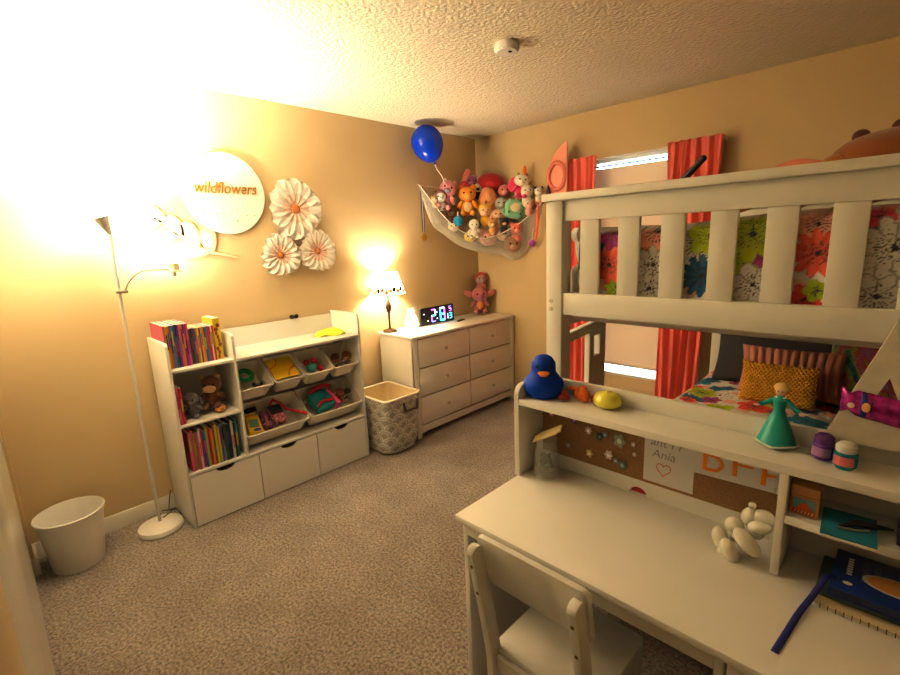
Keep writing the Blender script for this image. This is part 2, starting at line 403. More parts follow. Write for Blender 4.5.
# wide bin 1
M = binM[4]
t = thing('crayon_box', 'yellow crayon box with a green and blue front in the lower bin', 'box')
obj('carton', put(M, box(NB(), .03, .15, -.165, -.085, -.07, -.012, bev=.003, rot=(0, 0, .15))), cmat((.88, .56, .02)), t)
obj('label', put(M, box(NB(), .065, .125, -.155, -.10, -.013, -.009, rot=(0, 0, .15))), cmat((.15, .3, .22)), t)
obj('label', put(M, el((.045, -.125, -.011), (.012, .022, .003), (0, 0, .15))), cmat((.03, .08, .4)), t)
t = thing('crayon_box', 'open yellow box behind the crayon box with the blue oval', 'box')
obj('carton', put(M, box(NB(), .16, .2, -.17, -.09, -.05, .0, bev=.003, rot=(0, 0, .1))), cmat((.75, .5, .03)), t)
obj('flap', put(M, box(NB(), .165, .2, -.15, -.08, .0, .012, bev=.003, rot=(0.2, 0, .1))), BLACK, t)
t = thing('pencil_case', 'dark patterned pencil case beside the yellow crayon box', 'pencil case')
obj('pouch', put(M, box(NB(), .05, .17, -.07, -.01, -.075, -.025, bev=.018, seg=4)), mat('speckled_cloth', (.25, .1, .18), .8, var=.9, vscale=70), t)
b = NB(); tube(b, [(.06, -.04, -.024), (.16, -.04, -.024)], .003, 6); obj('zip', put(M, b), PINK, t)
t = thing('pouch', 'dark navy and pink pouch in the middle of the lower left bin', 'pouch')
obj('pouch_body', put(M, box(NB(), .06, .20, -.005, .085, -.07, -.02, bev=.018, seg=4)), mat('speckled_cloth_two', (.5, .2, .25), .8, var=.8, vscale=60), t)
obj('top_panel', put(M, box(NB(), .12, .19, .0, .08, -.022, -.014, bev=.003)), cmat((.03, .035, .06)), t)
b = NB(); tube(b, [(.2, .02, -.03), (.225, .05, -.005), (.2, .085, -.02), (.15, .11, -.035), (.1, .14, -.01), (.06, .175, .004), (.04, .205, .004)], .009, 8)
tag(obj('red_strap', put(M, b), RED), 'red fabric strap trailing out of the lower crayon bin', 'strap')
M = binM[5]
t = thing('tote_bag', 'teal tote bag with pink side and red ruffles in the lower bin', 'bag')
obj('bag_body', put(M, box(NB(), .06, .2, -.12, .02, -.08, -.012, bev=.012, seg=3, rot=(0, 0, -.15))), TEAL, t)
obj('side_band', put(M, box(NB(), .055, .2, .022, .05, -.08, -.008, bev=.006, rot=(0, 0, -.15))), cmat((.85, .12, .35)), t)
b = NB(); tube(b, [(.06, -.12, -.005), (.09, -.09, .006), (.1, -.05, 0), (.085, -.01, .01), (.1, .01, .006)], [.008, .012, .01, .012, .01], 8); obj('ruffle', put(M, b), RED, t)
b = NB(); tube(b, [(.19, -.12, -.01), (.215, -.07, .006), (.22, 0, .01), (.2, .05, .008)], [.01, .014, .014, .01], 8); obj('ruffle', put(M, b), RED, t)
figure('small_doll', 'little red and brown doll beside the teal tote bag', 'doll', (.13, .09, -.01), .03, (.45, .05, .04), (.45, .2, .1), ears='none', limb=(.3, .05, .05), onframe=M, yaw_=-PI / 2, hair=(.18, .05, .03))
figure('small_doll', 'little dark green doll at the lamp end of the lower bin', 'doll', (.12, .145, -.015), .027, (.05, .12, .09), (.5, .3, .2), ears='none', limb=(.6, .5, .4), onframe=M, yaw_=-PI / 2, hair=(.04, .03, .03))

# things on top of the shelf unit
t = thing('bow_clip', 'black bow clip on the back board of the white shelf', 'clip', (.03, -1.985, 1.035))
for k in (-1, 1):
    obj('loop', el((.03, -1.985 + k * .016, 1.05), (.006, .018, .014), (k * .4, 0, 0)), BLACK, t)
obj('knot', el((.034, -1.985, 1.048), (.007, .007, .008)), BLACK, t)
b = NB()
def fn(u_, v_):
    a = u_ * 2 * PI; rr = v_
    wob = 1 + .12 * math.sin(3 * a) + .06 * math.sin(7 * a)
    return (.17 + .10 * rr * wob * math.cos(a), -1.80 + .105 * rr * wob * math.sin(a), .916 + .034 * (1 - rr ** 3) + .008 * math.sin(5 * a + rr * 6) * rr)
grid(b, 36, 10, fn, closed_u=True)
o = tag(obj('folded_cloth', b, mat('lime_cloth', (.82, .85, .08), .85, bump=.5, bscale=60), sharp=80), 'lime yellow cloth crumpled on top of the white shelf', 'cloth')
s = o.modifiers.new('s', 'SOLIDIFY'); s.thickness = .002

# ------------------------------------------------------------------ books
CN = {'orange': (.75, .22, .04), 'amber': (.8, .42, .05), 'grey-blue': (.16, .24, .32), 'blue': (.03, .14, .42), 'navy': (.02, .035, .16), 'purple': (.17, .05, .30), 'pink': (.75, .13, .25), 'red': (.55, .03, .04), 'magenta': (.5, .03, .28), 'dark green': (.02, .14, .07), 'olive': (.35, .32, .08), 'yellow': (.8, .6, .06), 'white': (.72, .70, .66), 'black': (.02, .02, .025), 'teal': (.03, .28, .3), 'lime': (.45, .55, .05), 'brown': (.2, .09, .04), 'rose': (.55, .12, .2)}
CN = {k: tuple(x * .82 for x in v) for k, v in CN.items()}
PAGES = mat('book_pages', (.78, .74, .66), .9, bump=.2, bscale=400)
def book(y0, th, z0, h, x_sp, depth, cname, label, group, lean=0., deco=True):
    loc = (x_sp, y0, z0)
    t = thing('book', label, 'book', loc, group)
    c = cmat(CN[cname], .45)
    b = NB()
    y1 = y0 + th; cv = .0012
    box(b, x_sp - depth, x_sp, y0, y0 + cv, z0, z0 + h); box(b, x_sp - depth, x_sp, y1 - cv, y1, z0, z0 + h); box(b, x_sp - cv, x_sp + .001, y0, y1, z0, z0 + h)
    xs = []
    cv_o = obj('cover', b, c, t)
    obj('pages', bx(x_sp - depth + .003, x_sp - cv, y0 + cv, y1 - cv, z0 + .003, z0 + h - .0004), PAGES, t)
    if deco and th > .007:
        c2 = random.choice([n for n in CN if n != cname])
        q = random.random() * .3 + .25
        obj('spine_label', bx(x_sp, x_sp + .0017, y0 + th * .2, y1 - th * .2, z0 + h * q, z0 + h * (q + .35)), cmat(CN[c2], .45), t)
    if lean: t.rotation_euler = (lean, 0, 0)
    return t
top1 = ['rose', 'amber', 'orange', 'grey-blue', 'grey-blue', 'blue', 'navy', 'purple', 'pink', 'orange', 'purple', 'magenta', 'pink']
top2 = ['dark green', 'navy', 'brown', 'purple', 'olive', 'yellow', 'purple', 'amber', 'orange', 'blue', 'teal', 'magenta', 'red', 'white', 'red']
ORD = ['first', 'second', 'third', 'fourth', 'fifth', 'sixth', 'seventh', 'eighth', 'ninth', 'tenth', 'eleventh', 'twelfth', 'thirteenth', 'fourteenth', 'fifteenth', 'sixteenth', 'seventeenth', 'eighteenth', 'nineteenth', 'twentieth', 'twenty-first', 'twenty-second']
y = Y0 + T + .002
for i, c in enumerate(top1):
    th = (.118 / len(top1)); book(y, th - .0006, .912, .232 - .002 * (i % 3), .30, .25, c, f'{c} spined paperback, {ORD[i]} from the lamp end of the taller top row', 'paperbacks on top of the shelf'); y += th
y += .003
for i, c in enumerate(top2):
    th = (.128 / len(top2)); book(y, th - .0005, .912, .196 + .002 * (i % 3), .29, .16, c, f'{c} spined paperback, {ORD[i]} in the shorter top row', 'paperbacks on top of the shelf'); y += th
t = book(y + .003, .036, .912, .235, .285, .17, 'yellow', 'thick yellow decorated book ending the top row by the divider', 'paperbacks on top of the shelf', deco=False)
b = NB(); random.seed(4)
for k in range(9): ell(b, (.2865, y + .012 + .018 * random.random(), .93 + .022 * k), (.0015, .006 + .006 * random.random(), .012))
obj('cover_art', b, cmat((.25, .1, .04)), t)
random.seed(11)
low = ['pink', 'rose', 'olive', 'rose', 'white', 'magenta', 'blue', 'lime', 'red', 'orange', 'brown', 'yellow', 'lime', 'purple', 'grey-blue', 'dark green', 'black', 'navy', 'white', 'black', 'teal']
y = Y0 + T + .028
for i, c in enumerate(low):
    th = .262 / len(low); book(y, th - .0008, .325, .225 + .012 * math.sin(i * 1.9) , .338 - .004 * (i % 3), .22, c, f'thin {c} picture book, {ORD[i]} from the lamp end of the lower shelf', 'picture books on the lower shelf', deco=(i % 2 == 0)); y += th
book(Y0 + T + .004, .012, .609, .205, .345, .2, 'pink', 'pink hardback standing against the end panel beside the grey plush', 'books in the middle cubby')
book(Y0 + T + .020, .012, .609, .20, .34, .2, 'red', 'red hardback next to the pink one in the middle cubby', 'books in the middle cubby')
figure('plush_elephant', 'grey plush elephant sitting in the shelf cubby', 'plush toy', (.265, -2.762, .712), .042, (.17, .17, .2), (.2, .2, .24), ears='flop', earc=(.15, .15, .18), muz=(.2, .2, .23), yaw_=PI / 3, snout=.35, hood=None)
figure('plush_monkey', 'brown plush monkey with a tan face in the shelf cubby', 'plush toy', (.25, -2.645, .770), .056, (.16, .065, .025), (.16, .065, .025), ears='round', earc=(.5, .3, .16), muz=(.55, .33, .18), limb=(.2, .08, .03), yaw_=PI / 3, snout=.6, eye=(.01, .01, .01))
o = tag(obj('plush_tiger', el((.30, -2.628, .632), (.035, .03, .022)), mat('striped_plush', (.6, .25, .08), .9, var=.9, vscale=50)), 'small orange and black striped plush by the monkey', 'plush toy')

# ------------------------------------------------------------------ dresser
DX = .428; DY0, DY1, DZ = -1.265, -.015, .824
dr = thing('dresser', 'white six-drawer dresser in the corner', 'dresser', (.22, -.64, 0))
obj('top', bx(.016, DX + .018, DY0 - .018, DY1 + .003, DZ - .022, DZ, bev=.006), CREAM, dr)
obj('side_panel', bx(.02, DX, DY0, DY0 + .018, 0, DZ - .022, bev=.002), CREAM, dr)
obj('side_panel', bx(.02, DX, DY1 - .018, DY1, 0, DZ - .022, bev=.002), CREAM, dr)
obj('back_panel', bx(.018, .024, DY0 + .018, DY1 - .018, .03, DZ - .022), CREAM, dr)
obj('stile', bx(DX - .02, DX + .004, DY0, DY0 + .045, 0, DZ - .022, bev=.003), CREAM, dr)
obj('stile', bx(DX - .02, DX + .004, DY1 - .045, DY1, 0, DZ - .022, bev=.003), CREAM, dr)
obj('base_rail', prism(NB(), [(DY0 + .045, .035), (DY0 + .1, .045), (DY1 - .1, .045), (DY1 - .045, .035), (DY1 - .045, .10), (DY0 + .045, .10)], 'x', DX - .018, DX), CREAM, dr)
obj('carcass', bx(.03, DX - .02, DY0 + .018, DY1 - .018, .05, DZ - .03), cmat((.2, .17, .12)), dr)
zc = [(.112, .332), (.34, .56), (.568, .795)]
ym = (DY0 + DY1) / 2
for (a, c) in ((DY0 + .048, ym - .004), (ym + .004, DY1 - .048)):
    for (z0, z1) in zc:
        d = obj('drawer', bx(DX - .015, DX + .006, a, c, z0, z1, bev=.005), CREAM, dr)
        b = NB(); lathe(b, [(.0, .024), (.012, .022), (.014, .016), (.007, .008), (.006, 0)], (DX + .006, (a + c) / 2, (z0 + z1) / 2), 16, M=Matrix.Rotation(PI / 2, 4, 'Y'))
        obj('knob', b, METAL, d)

# table lamp
LX, LY = .10, -1.215
tl = thing('table_lamp', 'small table lamp with a glowing shade on the dresser', 'table lamp', (LX, LY, DZ))
DK = mat('aged_bronze', (.05, .025, .012), .35, metal=.6)
b = NB(); lathe(b, [(0, 0), (.06, 0), (.06, .006), (.05, .018), (.02, .026), (.012, .03)], (LX, LY, DZ)); obj('base', b, DK, tl)
b = NB(); lathe(b, [(.009, .025), (.009, .10), (.013, .105), (.009, .11), (.009, .15), (.018, .17), (.026, .20), (.018, .235), (.008, .25), (.008, .31), (0, .31)], (LX, LY, DZ)); obj('stem', b, DK, tl)
SH = mat('lamp_shade', (.95, .85, .65), .8, emit=(1, .82, .5), estr=9)
nt = SH.node_tree
b = NB(); lathe(b, [(.14, .305), (.085, .475)], (LX, LY, DZ), 40); sh = obj('shade', b, SH, tl); s_ = sh.modifiers.new('s', 'SOLIDIFY'); s_.thickness = .002
b = NB(); tube(b, [(LX + .14 * math.cos(a), LY + .14 * math.sin(a), DZ + .305) for a in [k * PI / 20 for k in range(41)]], .003, 6); obj('shade_rim', b, cmat((.8, .6, .3)), sh)
b = NB(); random.seed(5); cols = []
for k in range(26):
    a = k * 2 * PI / 26; q = .03 + .012 * math.sin(k * 2.1); rr = .14 - .055 * q / .17 + .002
    t_ = bmesh.new(); bmesh.ops.create_uvsphere(t_, u_segments=10, v_segments=6, radius=1)
    for f_ in t_.faces: f_.material_index = k % 4
    merge(b, t_, Matrix.Translation((LX + rr * math.cos(a), LY + rr * math.sin(a), DZ + .305 + q)) @ Matrix.Rotation(a, 4, 'Z') @ Matrix.Diagonal((.003, .016, .018 + .008 * (k % 2), 1)))
obj('floral_band', b, None, sh, mats=[cmat((.75, .40, .02)), cmat((.03, .015, .005)), cmat((.6, .15, .03)), cmat((.6, .38, .12))])
obj('bulb', el((LX, LY, DZ + .36), (.025, .025, .035)), mat('bulb_glow', (1, .9, .7), .5, emit=(1, .78, .45), estr=60), tl)

# night light
t = thing('night_light', 'glowing white bunny-shaped night light beside the clock', 'night light', (.10, -.985, DZ))
NL = mat('night_light_glow', (.95, .9, .8), .5, emit=(1, .85, .6), estr=1.3)
b = NB(); lathe(b, [(0, 0), (.05, 0), (.058, .02), (.055, .06), (.04, .10), (.02, .125), (0, .13)], (.1, -.985, DZ)); obj('body', b, NL, t)
for k in (-1, 1): obj('ear', el((.1, -.985 + k * .022, DZ + .135), (.012, .012, .03), (k * .25, 0, 0)), NL, t)
b = NB(); tube(b, [(.05, -.985, DZ + .12), (.10, -1.0, DZ + .165), (.15, -.99, DZ + .12)], .0025, 6); obj('handle', b, cmat((.6, .4, .15)), t)

# clock
cl = thing('digital_clock', 'black digital clock with blue and magenta digits on the dresser', 'clock', (.165, -.735, DZ))
ang = .22
Mc = Matrix.Translation((.155, -.735, DZ + .005)) @ Matrix.Rotation(.02, 4, 'Z') @ Matrix.Rotation(-.06, 4, 'Y')
b = box(NB(), -.012, .012, -.20, .20, 0, .145, bev=.004); obj('case', xform(b, Mc), BLACK, cl)
obj('foot', bx(.09, .16, -.93, -.92, DZ, DZ + .006), BLACK, cl)
obj('foot', bx(.09, .16, -.55, -.54, DZ, DZ + .006), BLACK, cl)
def seg(b, ch, cy, cz, w, h, th, mi_fn):
    S = {'0': 'abcdef', '1': 'bc', '2': 'abged', '3': 'abgcd', '5': 'afgcd', '8': 'abcdefg'}[ch]
    G = {'a': (0, h / 2, w, th), 'd': (0, -h / 2, w, th), 'g': (0, 0, w, th), 'f': (-w / 2, h / 4, th, h / 2), 'b': (w / 2, h / 4, th, h / 2), 'e': (-w / 2, -h / 4, th, h / 2), 'c': (w / 2, -h / 4, th, h / 2)}
    for s_ in S:
        x, z, ww, hh = G[s_]
        box(b, .0125, .0145, cy + x - ww / 2, cy + x + ww / 2, cz + z - hh / 2, cz + z + hh / 2, mi=mi_fn(s_))
cy_ = mat('digit_cyan', (0, .2, .3), .5, emit=(.1, .75, 1), estr=3); mg_ = mat('digit_magenta', (.2, 0, .2), .5, emit=(.75, .15, 1), estr=3); bl_ = mat('digit_blue', (0, 0, .3), .5, emit=(.2, .25, 1), estr=3); wh_ = mat('digit_white', (.5, .5, .5), .5, emit=(.8, .95, 1), estr=2.5)
def digits(ch, cy, cz, w, h, th, f_):
    b = NB(); seg(b, ch, cy, cz, w, h, th, f_); obj('digit', xform(b, Mc), None, cl, mats=[cy_, mg_, bl_, wh_])
digits('2', -.055, .072, .045, .10, .011, lambda s_: {'a': 1, 'b': 3, 'g': 0, 'e': 1, 'd': 2}[s_])
digits('8', .055, .072, .052, .105, .015, lambda s_: {'a': 3, 'b': 1, 'g': 0, 'e': 0, 'd': 0, 'f': 0, 'c': 1}[s_])
digits('5', .155, .108, .025, .04, .006, lambda s_: {'a': 2, 'f': 1, 'g': 3, 'c': 1, 'd': 1}[s_])
digits('1', .11, .045, .02, .045, .006, lambda s_: 3)
digits('3', .155, .045, .026, .045, .007, lambda s_: 0)
b = NB()
for (a, c) in ((-.165, .095), (-.125, .035), (-.012, .042), (-.012, .095)): box(b, .0125, .0145, a - .005, a + .005, c - .005, c + .005)
obj('digit_dots', xform(b, Mc), wh_, cl)
t = thing('remote', 'small black remote lying on the dresser beside the clock', 'remote', (.2, -.5, DZ))
obj('body', bx(.215, .245, -.58, -.46, DZ, DZ + .009, bev=.003, rot=(0, 0, .35)), BLACK, t)
b = NB()
for k in range(3): box(b, .225, .235, -.56 + .03 * k, -.55 + .03 * k, DZ + .009, DZ + .0105)
obj('buttons', b, cmat((.15, .15, .15)), t)

# plushes on the dresser
figure('plush_creature', 'mauve pink plush creature with long ears and an orange belly on the dresser', 'plush toy', (.145, -.16, 1.015), .074, (.42, .13, .14), (.50, .17, .19), ears='big', earc=(.5, .18, .18), muz=(.38, .13, .25), belly=(.75, .33, .12), limb=(.4, .14, .17), yaw_=.85)
figure('plush_gnome', 'small grey purple plush in a red cap behind the pink plush', 'plush toy', (.10, -.08, 1.155), .052, (.45, .15, .15), (.42, .3, .33), ears='point', earc=(.7, .6, .5), muz=(.5, .33, .38), hood=(.45, .05, .03), yaw_=.85, parts='half')

# ------------------------------------------------------------------ laundry basket
lb = thing('laundry_basket', 'grey scallop-patterned fabric hamper with a cream lining', 'laundry basket', (.33, -1.465, 0))
cxb, cyb = .330, -1.468
fm = mat('scallop_fabric', (.4, .39, .37), .9, bump=.3, bscale=200)
nt = fm.node_tree
tc = nt.nodes.new('ShaderNodeTexCoord'); mp = nt.nodes.new('ShaderNodeMapping'); mp.inputs['Scale'].default_value = (13, 13, 13)
vo = nt.nodes.new('ShaderNodeTexVoronoi'); vo.inputs['Scale'].default_value = 1; vo.inputs['Randomness'].default_value = .15
ma = nt.nodes.new('ShaderNodeMath'); ma.operation = 'MULTIPLY'; ma.inputs[1].default_value = 32
si = nt.nodes.new('ShaderNodeMath'); si.operation = 'SINE'; rp = nt.nodes.new('ShaderNodeValToRGB')
rp.color_ramp.elements[0].position = .45; rp.color_ramp.elements[0].color = (.25, .24, .225, 1); rp.color_ramp.elements[1].position = .75; rp.color_ramp.elements[1].color = (.66, .63, .57, 1)
for a, c in ((tc.outputs['Object'], mp.inputs['Vector']), (mp.outputs['Vector'], vo.inputs['Vector']), (vo.outputs['Distance'], ma.inputs[0]), (ma.outputs[0], si.inputs[0]), (si.outputs[0], rp.inputs['Fac']), (rp.outputs['Color'], nt.nodes['Principled BSDF'].inputs['Base Color'])): nt.links.new(a, c)
HB = .43
def bring(w, d, z, rr, n=6): return [(cxb + p[0], cyb + p[1], z) for p in rrect(-w, w, -d, d, rr, n)]
def skin(b, rings, cap_end=False, cap_start=False):
    vs = [[b.verts.new(p) for p in R_] for R_ in rings]
    for A, B in zip(vs, vs[1:]):
        n = len(A)
        for i in range(n): b.faces.new((A[i], A[(i + 1) % n], B[(i + 1) % n], B[i]))
    if cap_end: b.faces.new(vs[-1])
    if cap_start: b.faces.new(vs[0])
    return b
b = skin(NB(), [bring(.15, .125, .005, .09), bring(.18, .15, .02, .09), bring(.195, .158, .1, .08), bring(.19, .155, .2, .06), bring(.205, .165, .3, .045), bring(.200, .168, HB, .035)], cap_start=True)
b.free()
PF_ = [(0.0, .15, .125, .09), (.02, .18, .15, .09), (.1, .195, .158, .08), (.2, .19, .155, .06), (.3, .198, .163, .045), (HB, .200, .168, .035)]
def prm(z):
    for A, B in zip(PF_, PF_[1:]):
        if z <= B[0]:
            q = (z - A[0]) / (B[0] - A[0]); q = q * q * (3 - 2 * q) if z > .02 else q; return [A[i] + (B[i] - A[i]) * q for i in (1, 2, 3)]
    return PF_[-1][1:]
rows = []
for k in range(91):
    z = .004 + (HB - .004) * k / 90; w_, d_, r_ = prm(z); raw = rrect(-w_, w_, -d_, d_, r_, 6)
    # resample the rounded outline evenly
    P_ = raw + [raw[0]]; ls = [0]
    for A, B in zip(P_, P_[1:]): ls.append(ls[-1] + math.dist(A, B))
    out_ = []; j = 0
    for i in range(260):
        q = ls[-1] * i / 260
        while ls[j + 1] < q: j += 1
        t_ = (q - ls[j]) / max(1e-9, ls[j + 1] - ls[j]); out_.append((cxb + P_[j][0] + (P_[j + 1][0] - P_[j][0]) * t_, cyb + P_[j][1] + (P_[j + 1][1] - P_[j][1]) * t_, z))
    rows.append(out_)
b = skin(NB(), rows, cap_start=True)
of = obj('outer_fabric', b, vcol_mat('scallop_fabric_print'), lb, sharp=80)
ca = of.data.color_attributes.new('Col', 'FLOAT_COLOR', 'POINT'); flat = []
for idx in range(len(of.data.vertices)):
    k, i = divmod(idx, 260); uu = i / 260 * 12; vv = k / 90 * 8; c_ = (.34, .325, .30)
    for row in range(int(vv), -1, -1):
        ctr = round(uu - (.5 if row % 2 else 0)) + (.5 if row % 2 else 0); dd = math.hypot(uu - ctr, (vv - row) * .62)
        if row >= vv - 1.2 and dd <= .56:
            if abs(dd - .5) < .07 or abs(dd - .3) < .045: c_ = (.62, .60, .54)
            break
    flat += [*c_, 1]
ca.data.foreach_set('color', flat)
b = skin(NB(), [bring(.196, .164, HB, .035), bring(.190, .156, .3, .04), bring(.182, .147, .2, .055), bring(.18, .145, .1, .06), bring(.15, .12, .02, .08)], cap_end=True)
obj('lining', b, mat('hamper_lining', (.80, .66, .44), .9), lb, sharp=80)
b = NB(); pr = bring(.200, .168, HB, .035); pr = pr + [pr[0]]; tube(b, pr, .009, 8); obj('rim', b, cmat((.8, .72, .55)), lb)
for s in (1,):
    b = NB(); tube(b, [(cxb + .197, cyb + .0, .385), (cxb + .208, cyb + .01, .32), (cxb + .208, cyb + .12, .32), (cxb + .197, cyb + .13, .385)], .009, 8); obj('handle', b, cmat((.1, .08, .07)), lb)

# ------------------------------------------------------------------ trash can
t = thing('trash_can', 'plain white plastic trash can on the carpet in the corner', 'trash can', (.20, -3.36, 0))
b = NB(); lathe(b, [(0, .003), (.1, .003), (.104, 0), (.107, .01), (.136, .272), (.142, .274), (.143, .283), (.138, .285), (.134, .276), (.103, .014), (0, .012)], (.20, -3.36, 0), 40); obj('bucket', b, PLW, t)
b = NB(); tube(b, [(.20 + .1415 * math.cos(k * PI / 24), -3.36 + .1415 * math.sin(k * PI / 24), .28) for k in range(49)], .003, 6); obj('rim', b, PLW, t)

# ------------------------------------------------------------------ floor lamp
FX, FY = .20, -2.995
fl = thing('floor_lamp', 'tall slim white floor lamp with an uplight and a side reading arm', 'floor lamp', (FX, FY, 0))
LM = mat('lamp_white_metal', (.62, .60, .56), .35)
b = NB(); lathe(b, [(0, 0), (.108, 0), (.114, .01), (.108, .03), (.08, .044), (.02, .05), (0, .05)], (FX, FY, 0), 40); obj('base', b, PLW, fl)
b = NB(); tube(b, [(FX, FY, .04), (FX, FY, .7), (FX, FY + .005, 1.34), (FX, FY + .015, 1.62)], .0085, 12); obj('pole', b, LM, fl)
b = NB()
lathe(b, [(.008, 0), (.014, .02), (.034, .085), (.033, .085), (.012, .02), (0, .012)], (0, 0, 0), 24, M=Matrix())
xform(b, Matrix.Translation((FX, FY + .012, 1.618)) @ Matrix.Rotation(.30, 4, 'X') @ Matrix.Rotation(-.1, 4, 'Y')); obj('uplight_cup', b, mat('lamp_grey_metal', (.30, .28, .25), .4, metal=.3), fl)
ar = []
for k in range(13):
    q = k / 12; ar.append((FX + .01, FY + .03 + .215 * q ** 1.4 , 1.335 + .10 * math.sin(min(1, q * 1.5) * PI / 2) - .012 * max(0, q - .6)))
b = NB(); tube(b, ar, .004, 8); box(b, FX - .005, FX + .02, FY - .01, FY + .04, 1.325, 1.34, bev=.003); obj('reading_arm', b, mat('lamp_grey_metal', (0, 0, 0)), fl)
hx, hy, hz = ar[-1]
b = NB(); lathe(b, [(.0, -.015), (.034, -.015), (.034, -.009), (.024, -.007), (.026, .034), (.023, .034), (.02, -.002), (0, -.002)], (hx, hy + .02, hz), 20); lathe(b, [(0, -.038), (.008, -.036), (.009, -.014)], (hx, hy + .02, hz), 10)
obj('reading_head', b, cmat((.75, .65, .45)), fl)
b = NB(); tube(b, [(FX - .02, FY + .02, .05), (FX - .03, FY + .075, .07), (FX - .06, FY + .10, .06), (FX - .1, FY + .07, .045), (FX - .14, FY + .09, .09), (FX - .17, FY + .11, .13)], .003, 6)
tube(b, [(FX - .02, FY + .02, .03), (FX + .02, FY + .10, .025), (FX - .04, FY + .118, .02), (FX - .1, FY + .11, .03), (FX - .17, FY + .05, .02)], .003, 6); obj('cord', b, BLACK, fl)
BG = mat('bulb_glow', (1, 1, 1))
obj('bulb', el((FX - .002, FY - .005, 1.70), .016), BG, fl)
obj('bulb', el((hx, hy + .02, hz + .012), .012), BG, fl)

# ------------------------------------------------------------------ wall decor
t = thing('round_sign', 'round white wall sign with gold script lettering', 'wall sign', (.02, -2.33, 1.855))
b = NB(); lathe(b, [(0, 0), (.24, 0), (.24, .012), (.237, .015), (0, .015)], (.004, -2.33, 1.855), 64, M=Matrix.Rotation(PI / 2, 4, 'Y')); obj('board', b, cmat((.85, .83, .78)), t)
b = text_bm('wildflowers', .088, .003, .25); bmesh.ops.scale(b, vec=(.9, 1.1, 1), verts=b.verts)
xform(b, basis((.0225, -2.33, 1.885), (0, 1, 0), (0, 0, 1))); obj('lettering', b, mat('gold_letters', (.45, .24, .05), .4, metal=.3), t)
b = NB()
random.seed(3)
for k in range(9):
    yy = -2.33 + random.uniform(-.14, .16); zz = 1.855 + random.uniform(-.17, -.08); ell(b, (.02, yy, zz), (.002, .004, .004), u=8, v=6)
obj('painted_dots', b, cmat((.6, .42, .2)), t)
def petal(bm, c, ang, L, W, lift, mi=0):
    ny = 5; nx = 14
    def fn(u_, v_):
        r_ = .15 * L + L * .85 * u_; w = W * .92 * (.3 + .7 * math.sin(min(1, u_ * 1.35) * PI / 2)) * (v_ - .5) * (math.sqrt(max(.02, 1 - ((u_ - .72) / .285) ** 2)) if u_ > .72 else 1)
        x = c[0] + .006 + lift * (1 - (1 - u_) ** 2) + .35 * lift * (abs(v_ - .5) * 2) ** 2 - .02 * u_ ** 4 + .003 * math.sin(v_ * 9)
        return (x, c[1] + r_ * math.cos(ang) - w * math.sin(ang), c[2] + r_ * math.sin(ang) + w * math.cos(ang))
    grid(bm, nx, ny, fn, mi)
PW = mat('paper_petal_white', (.92, .88, .82), .9, bump=.2, bscale=60); PK = mat('paper_petal_blush', (.88, .66, .56), .9)
for (c, R_, lab, n) in (((.012, -1.893, 1.772), .195, 'largest white paper daisy on the wall, above the other two', 13), ((.012, -2.034, 1.473), .14, 'paper daisy nearest the round sign, lower of the pair by the branch', 15), ((.012, -1.758, 1.488), .145, 'blush paper daisy nearest the table lamp', 16)):
    t = thing('paper_daisy', lab, 'wall flower', c, 'paper daisies on the wall')
    b = NB()
    for k in range(n): petal(b, c, 2 * PI * k / n + .2, R_ * (1 + .06 * math.sin(k * 5)), R_ * 2.3 * PI / n * 1.15, .035)
    obj('outer_petals', b, PW, t, sharp=80)
    b = NB()
    for k in range(n): petal(b, (c[0] + .012, c[1], c[2]), 2 * PI * (k + .5) / n + .2, R_ * .62, R_ * .8 * PI / n, .02)
    obj('inner_petals', b, PK, t, sharp=80)
    obj('centre', el((c[0] + .02, c[1], c[2]), (.02, R_ * .17, R_ * .17)), mat('daisy_centre', (.50, .20, .06), .95, bump=1, bscale=180, bdist=.005), t)
# wooden leaf branch
t = thing('leaf_branch', 'whitewashed wooden leafy branch mounted on the wall beneath the sign', 'wall decor', (.015, -2.5, 1.58))
WD = mat('whitewashed_wood', (.75, .62, .42), .7, bump=.3, bscale=90)
b = NB(); tube(b, [(.015, -2.31, 1.474), (.015, -2.46, 1.508), (.015, -2.56, 1.56), (.015, -2.66, 1.66), (.015, -2.75, 1.76)], [.006, .009, .007, .006, .004], 8); obj('stem', b, WD, t)
for (y0, z0, a, L, W) in ((-2.46, 1.508, 95, .15, .045), (-2.47, 1.51, 178, .15, .03), (-2.53, 1.54, 112, .16, .045), (-2.6, 1.6, 118, .14, .035), (-2.62, 1.62, 190, .12, .03), (-2.68, 1.68, 130, .12, .03), (-2.7, 1.7, 200, .1, .028)):
    b = NB(); a = math.radians(a); pts = []
    for k in range(17):
        q = k / 16 * 2 * PI; l = L * (.5 - .5 * math.cos(q)); w = W * math.sin(q) * (1 - .25 * math.cos(q))
        pts.append((y0 + l * math.cos(a) - w * math.sin(a), z0 + l * math.sin(a) + w * math.cos(a)))
    prism(b, pts[:-1], 'x', .006, .016); pin = [((p[0] - y0 - L * .5 * math.cos(a)) * .62 + y0 + L * .5 * math.cos(a), (p[1] - z0 - L * .5 * math.sin(a)) * .62 + z0 + L * .5 * math.sin(a)) for p in pts]
    lf = obj('leaf', b, WD, t)
    b = NB(); prism(b, pin[:-1], 'x', .016, .019); obj('leaf_inlay', b, cmat((.85, .78, .62)), lf)

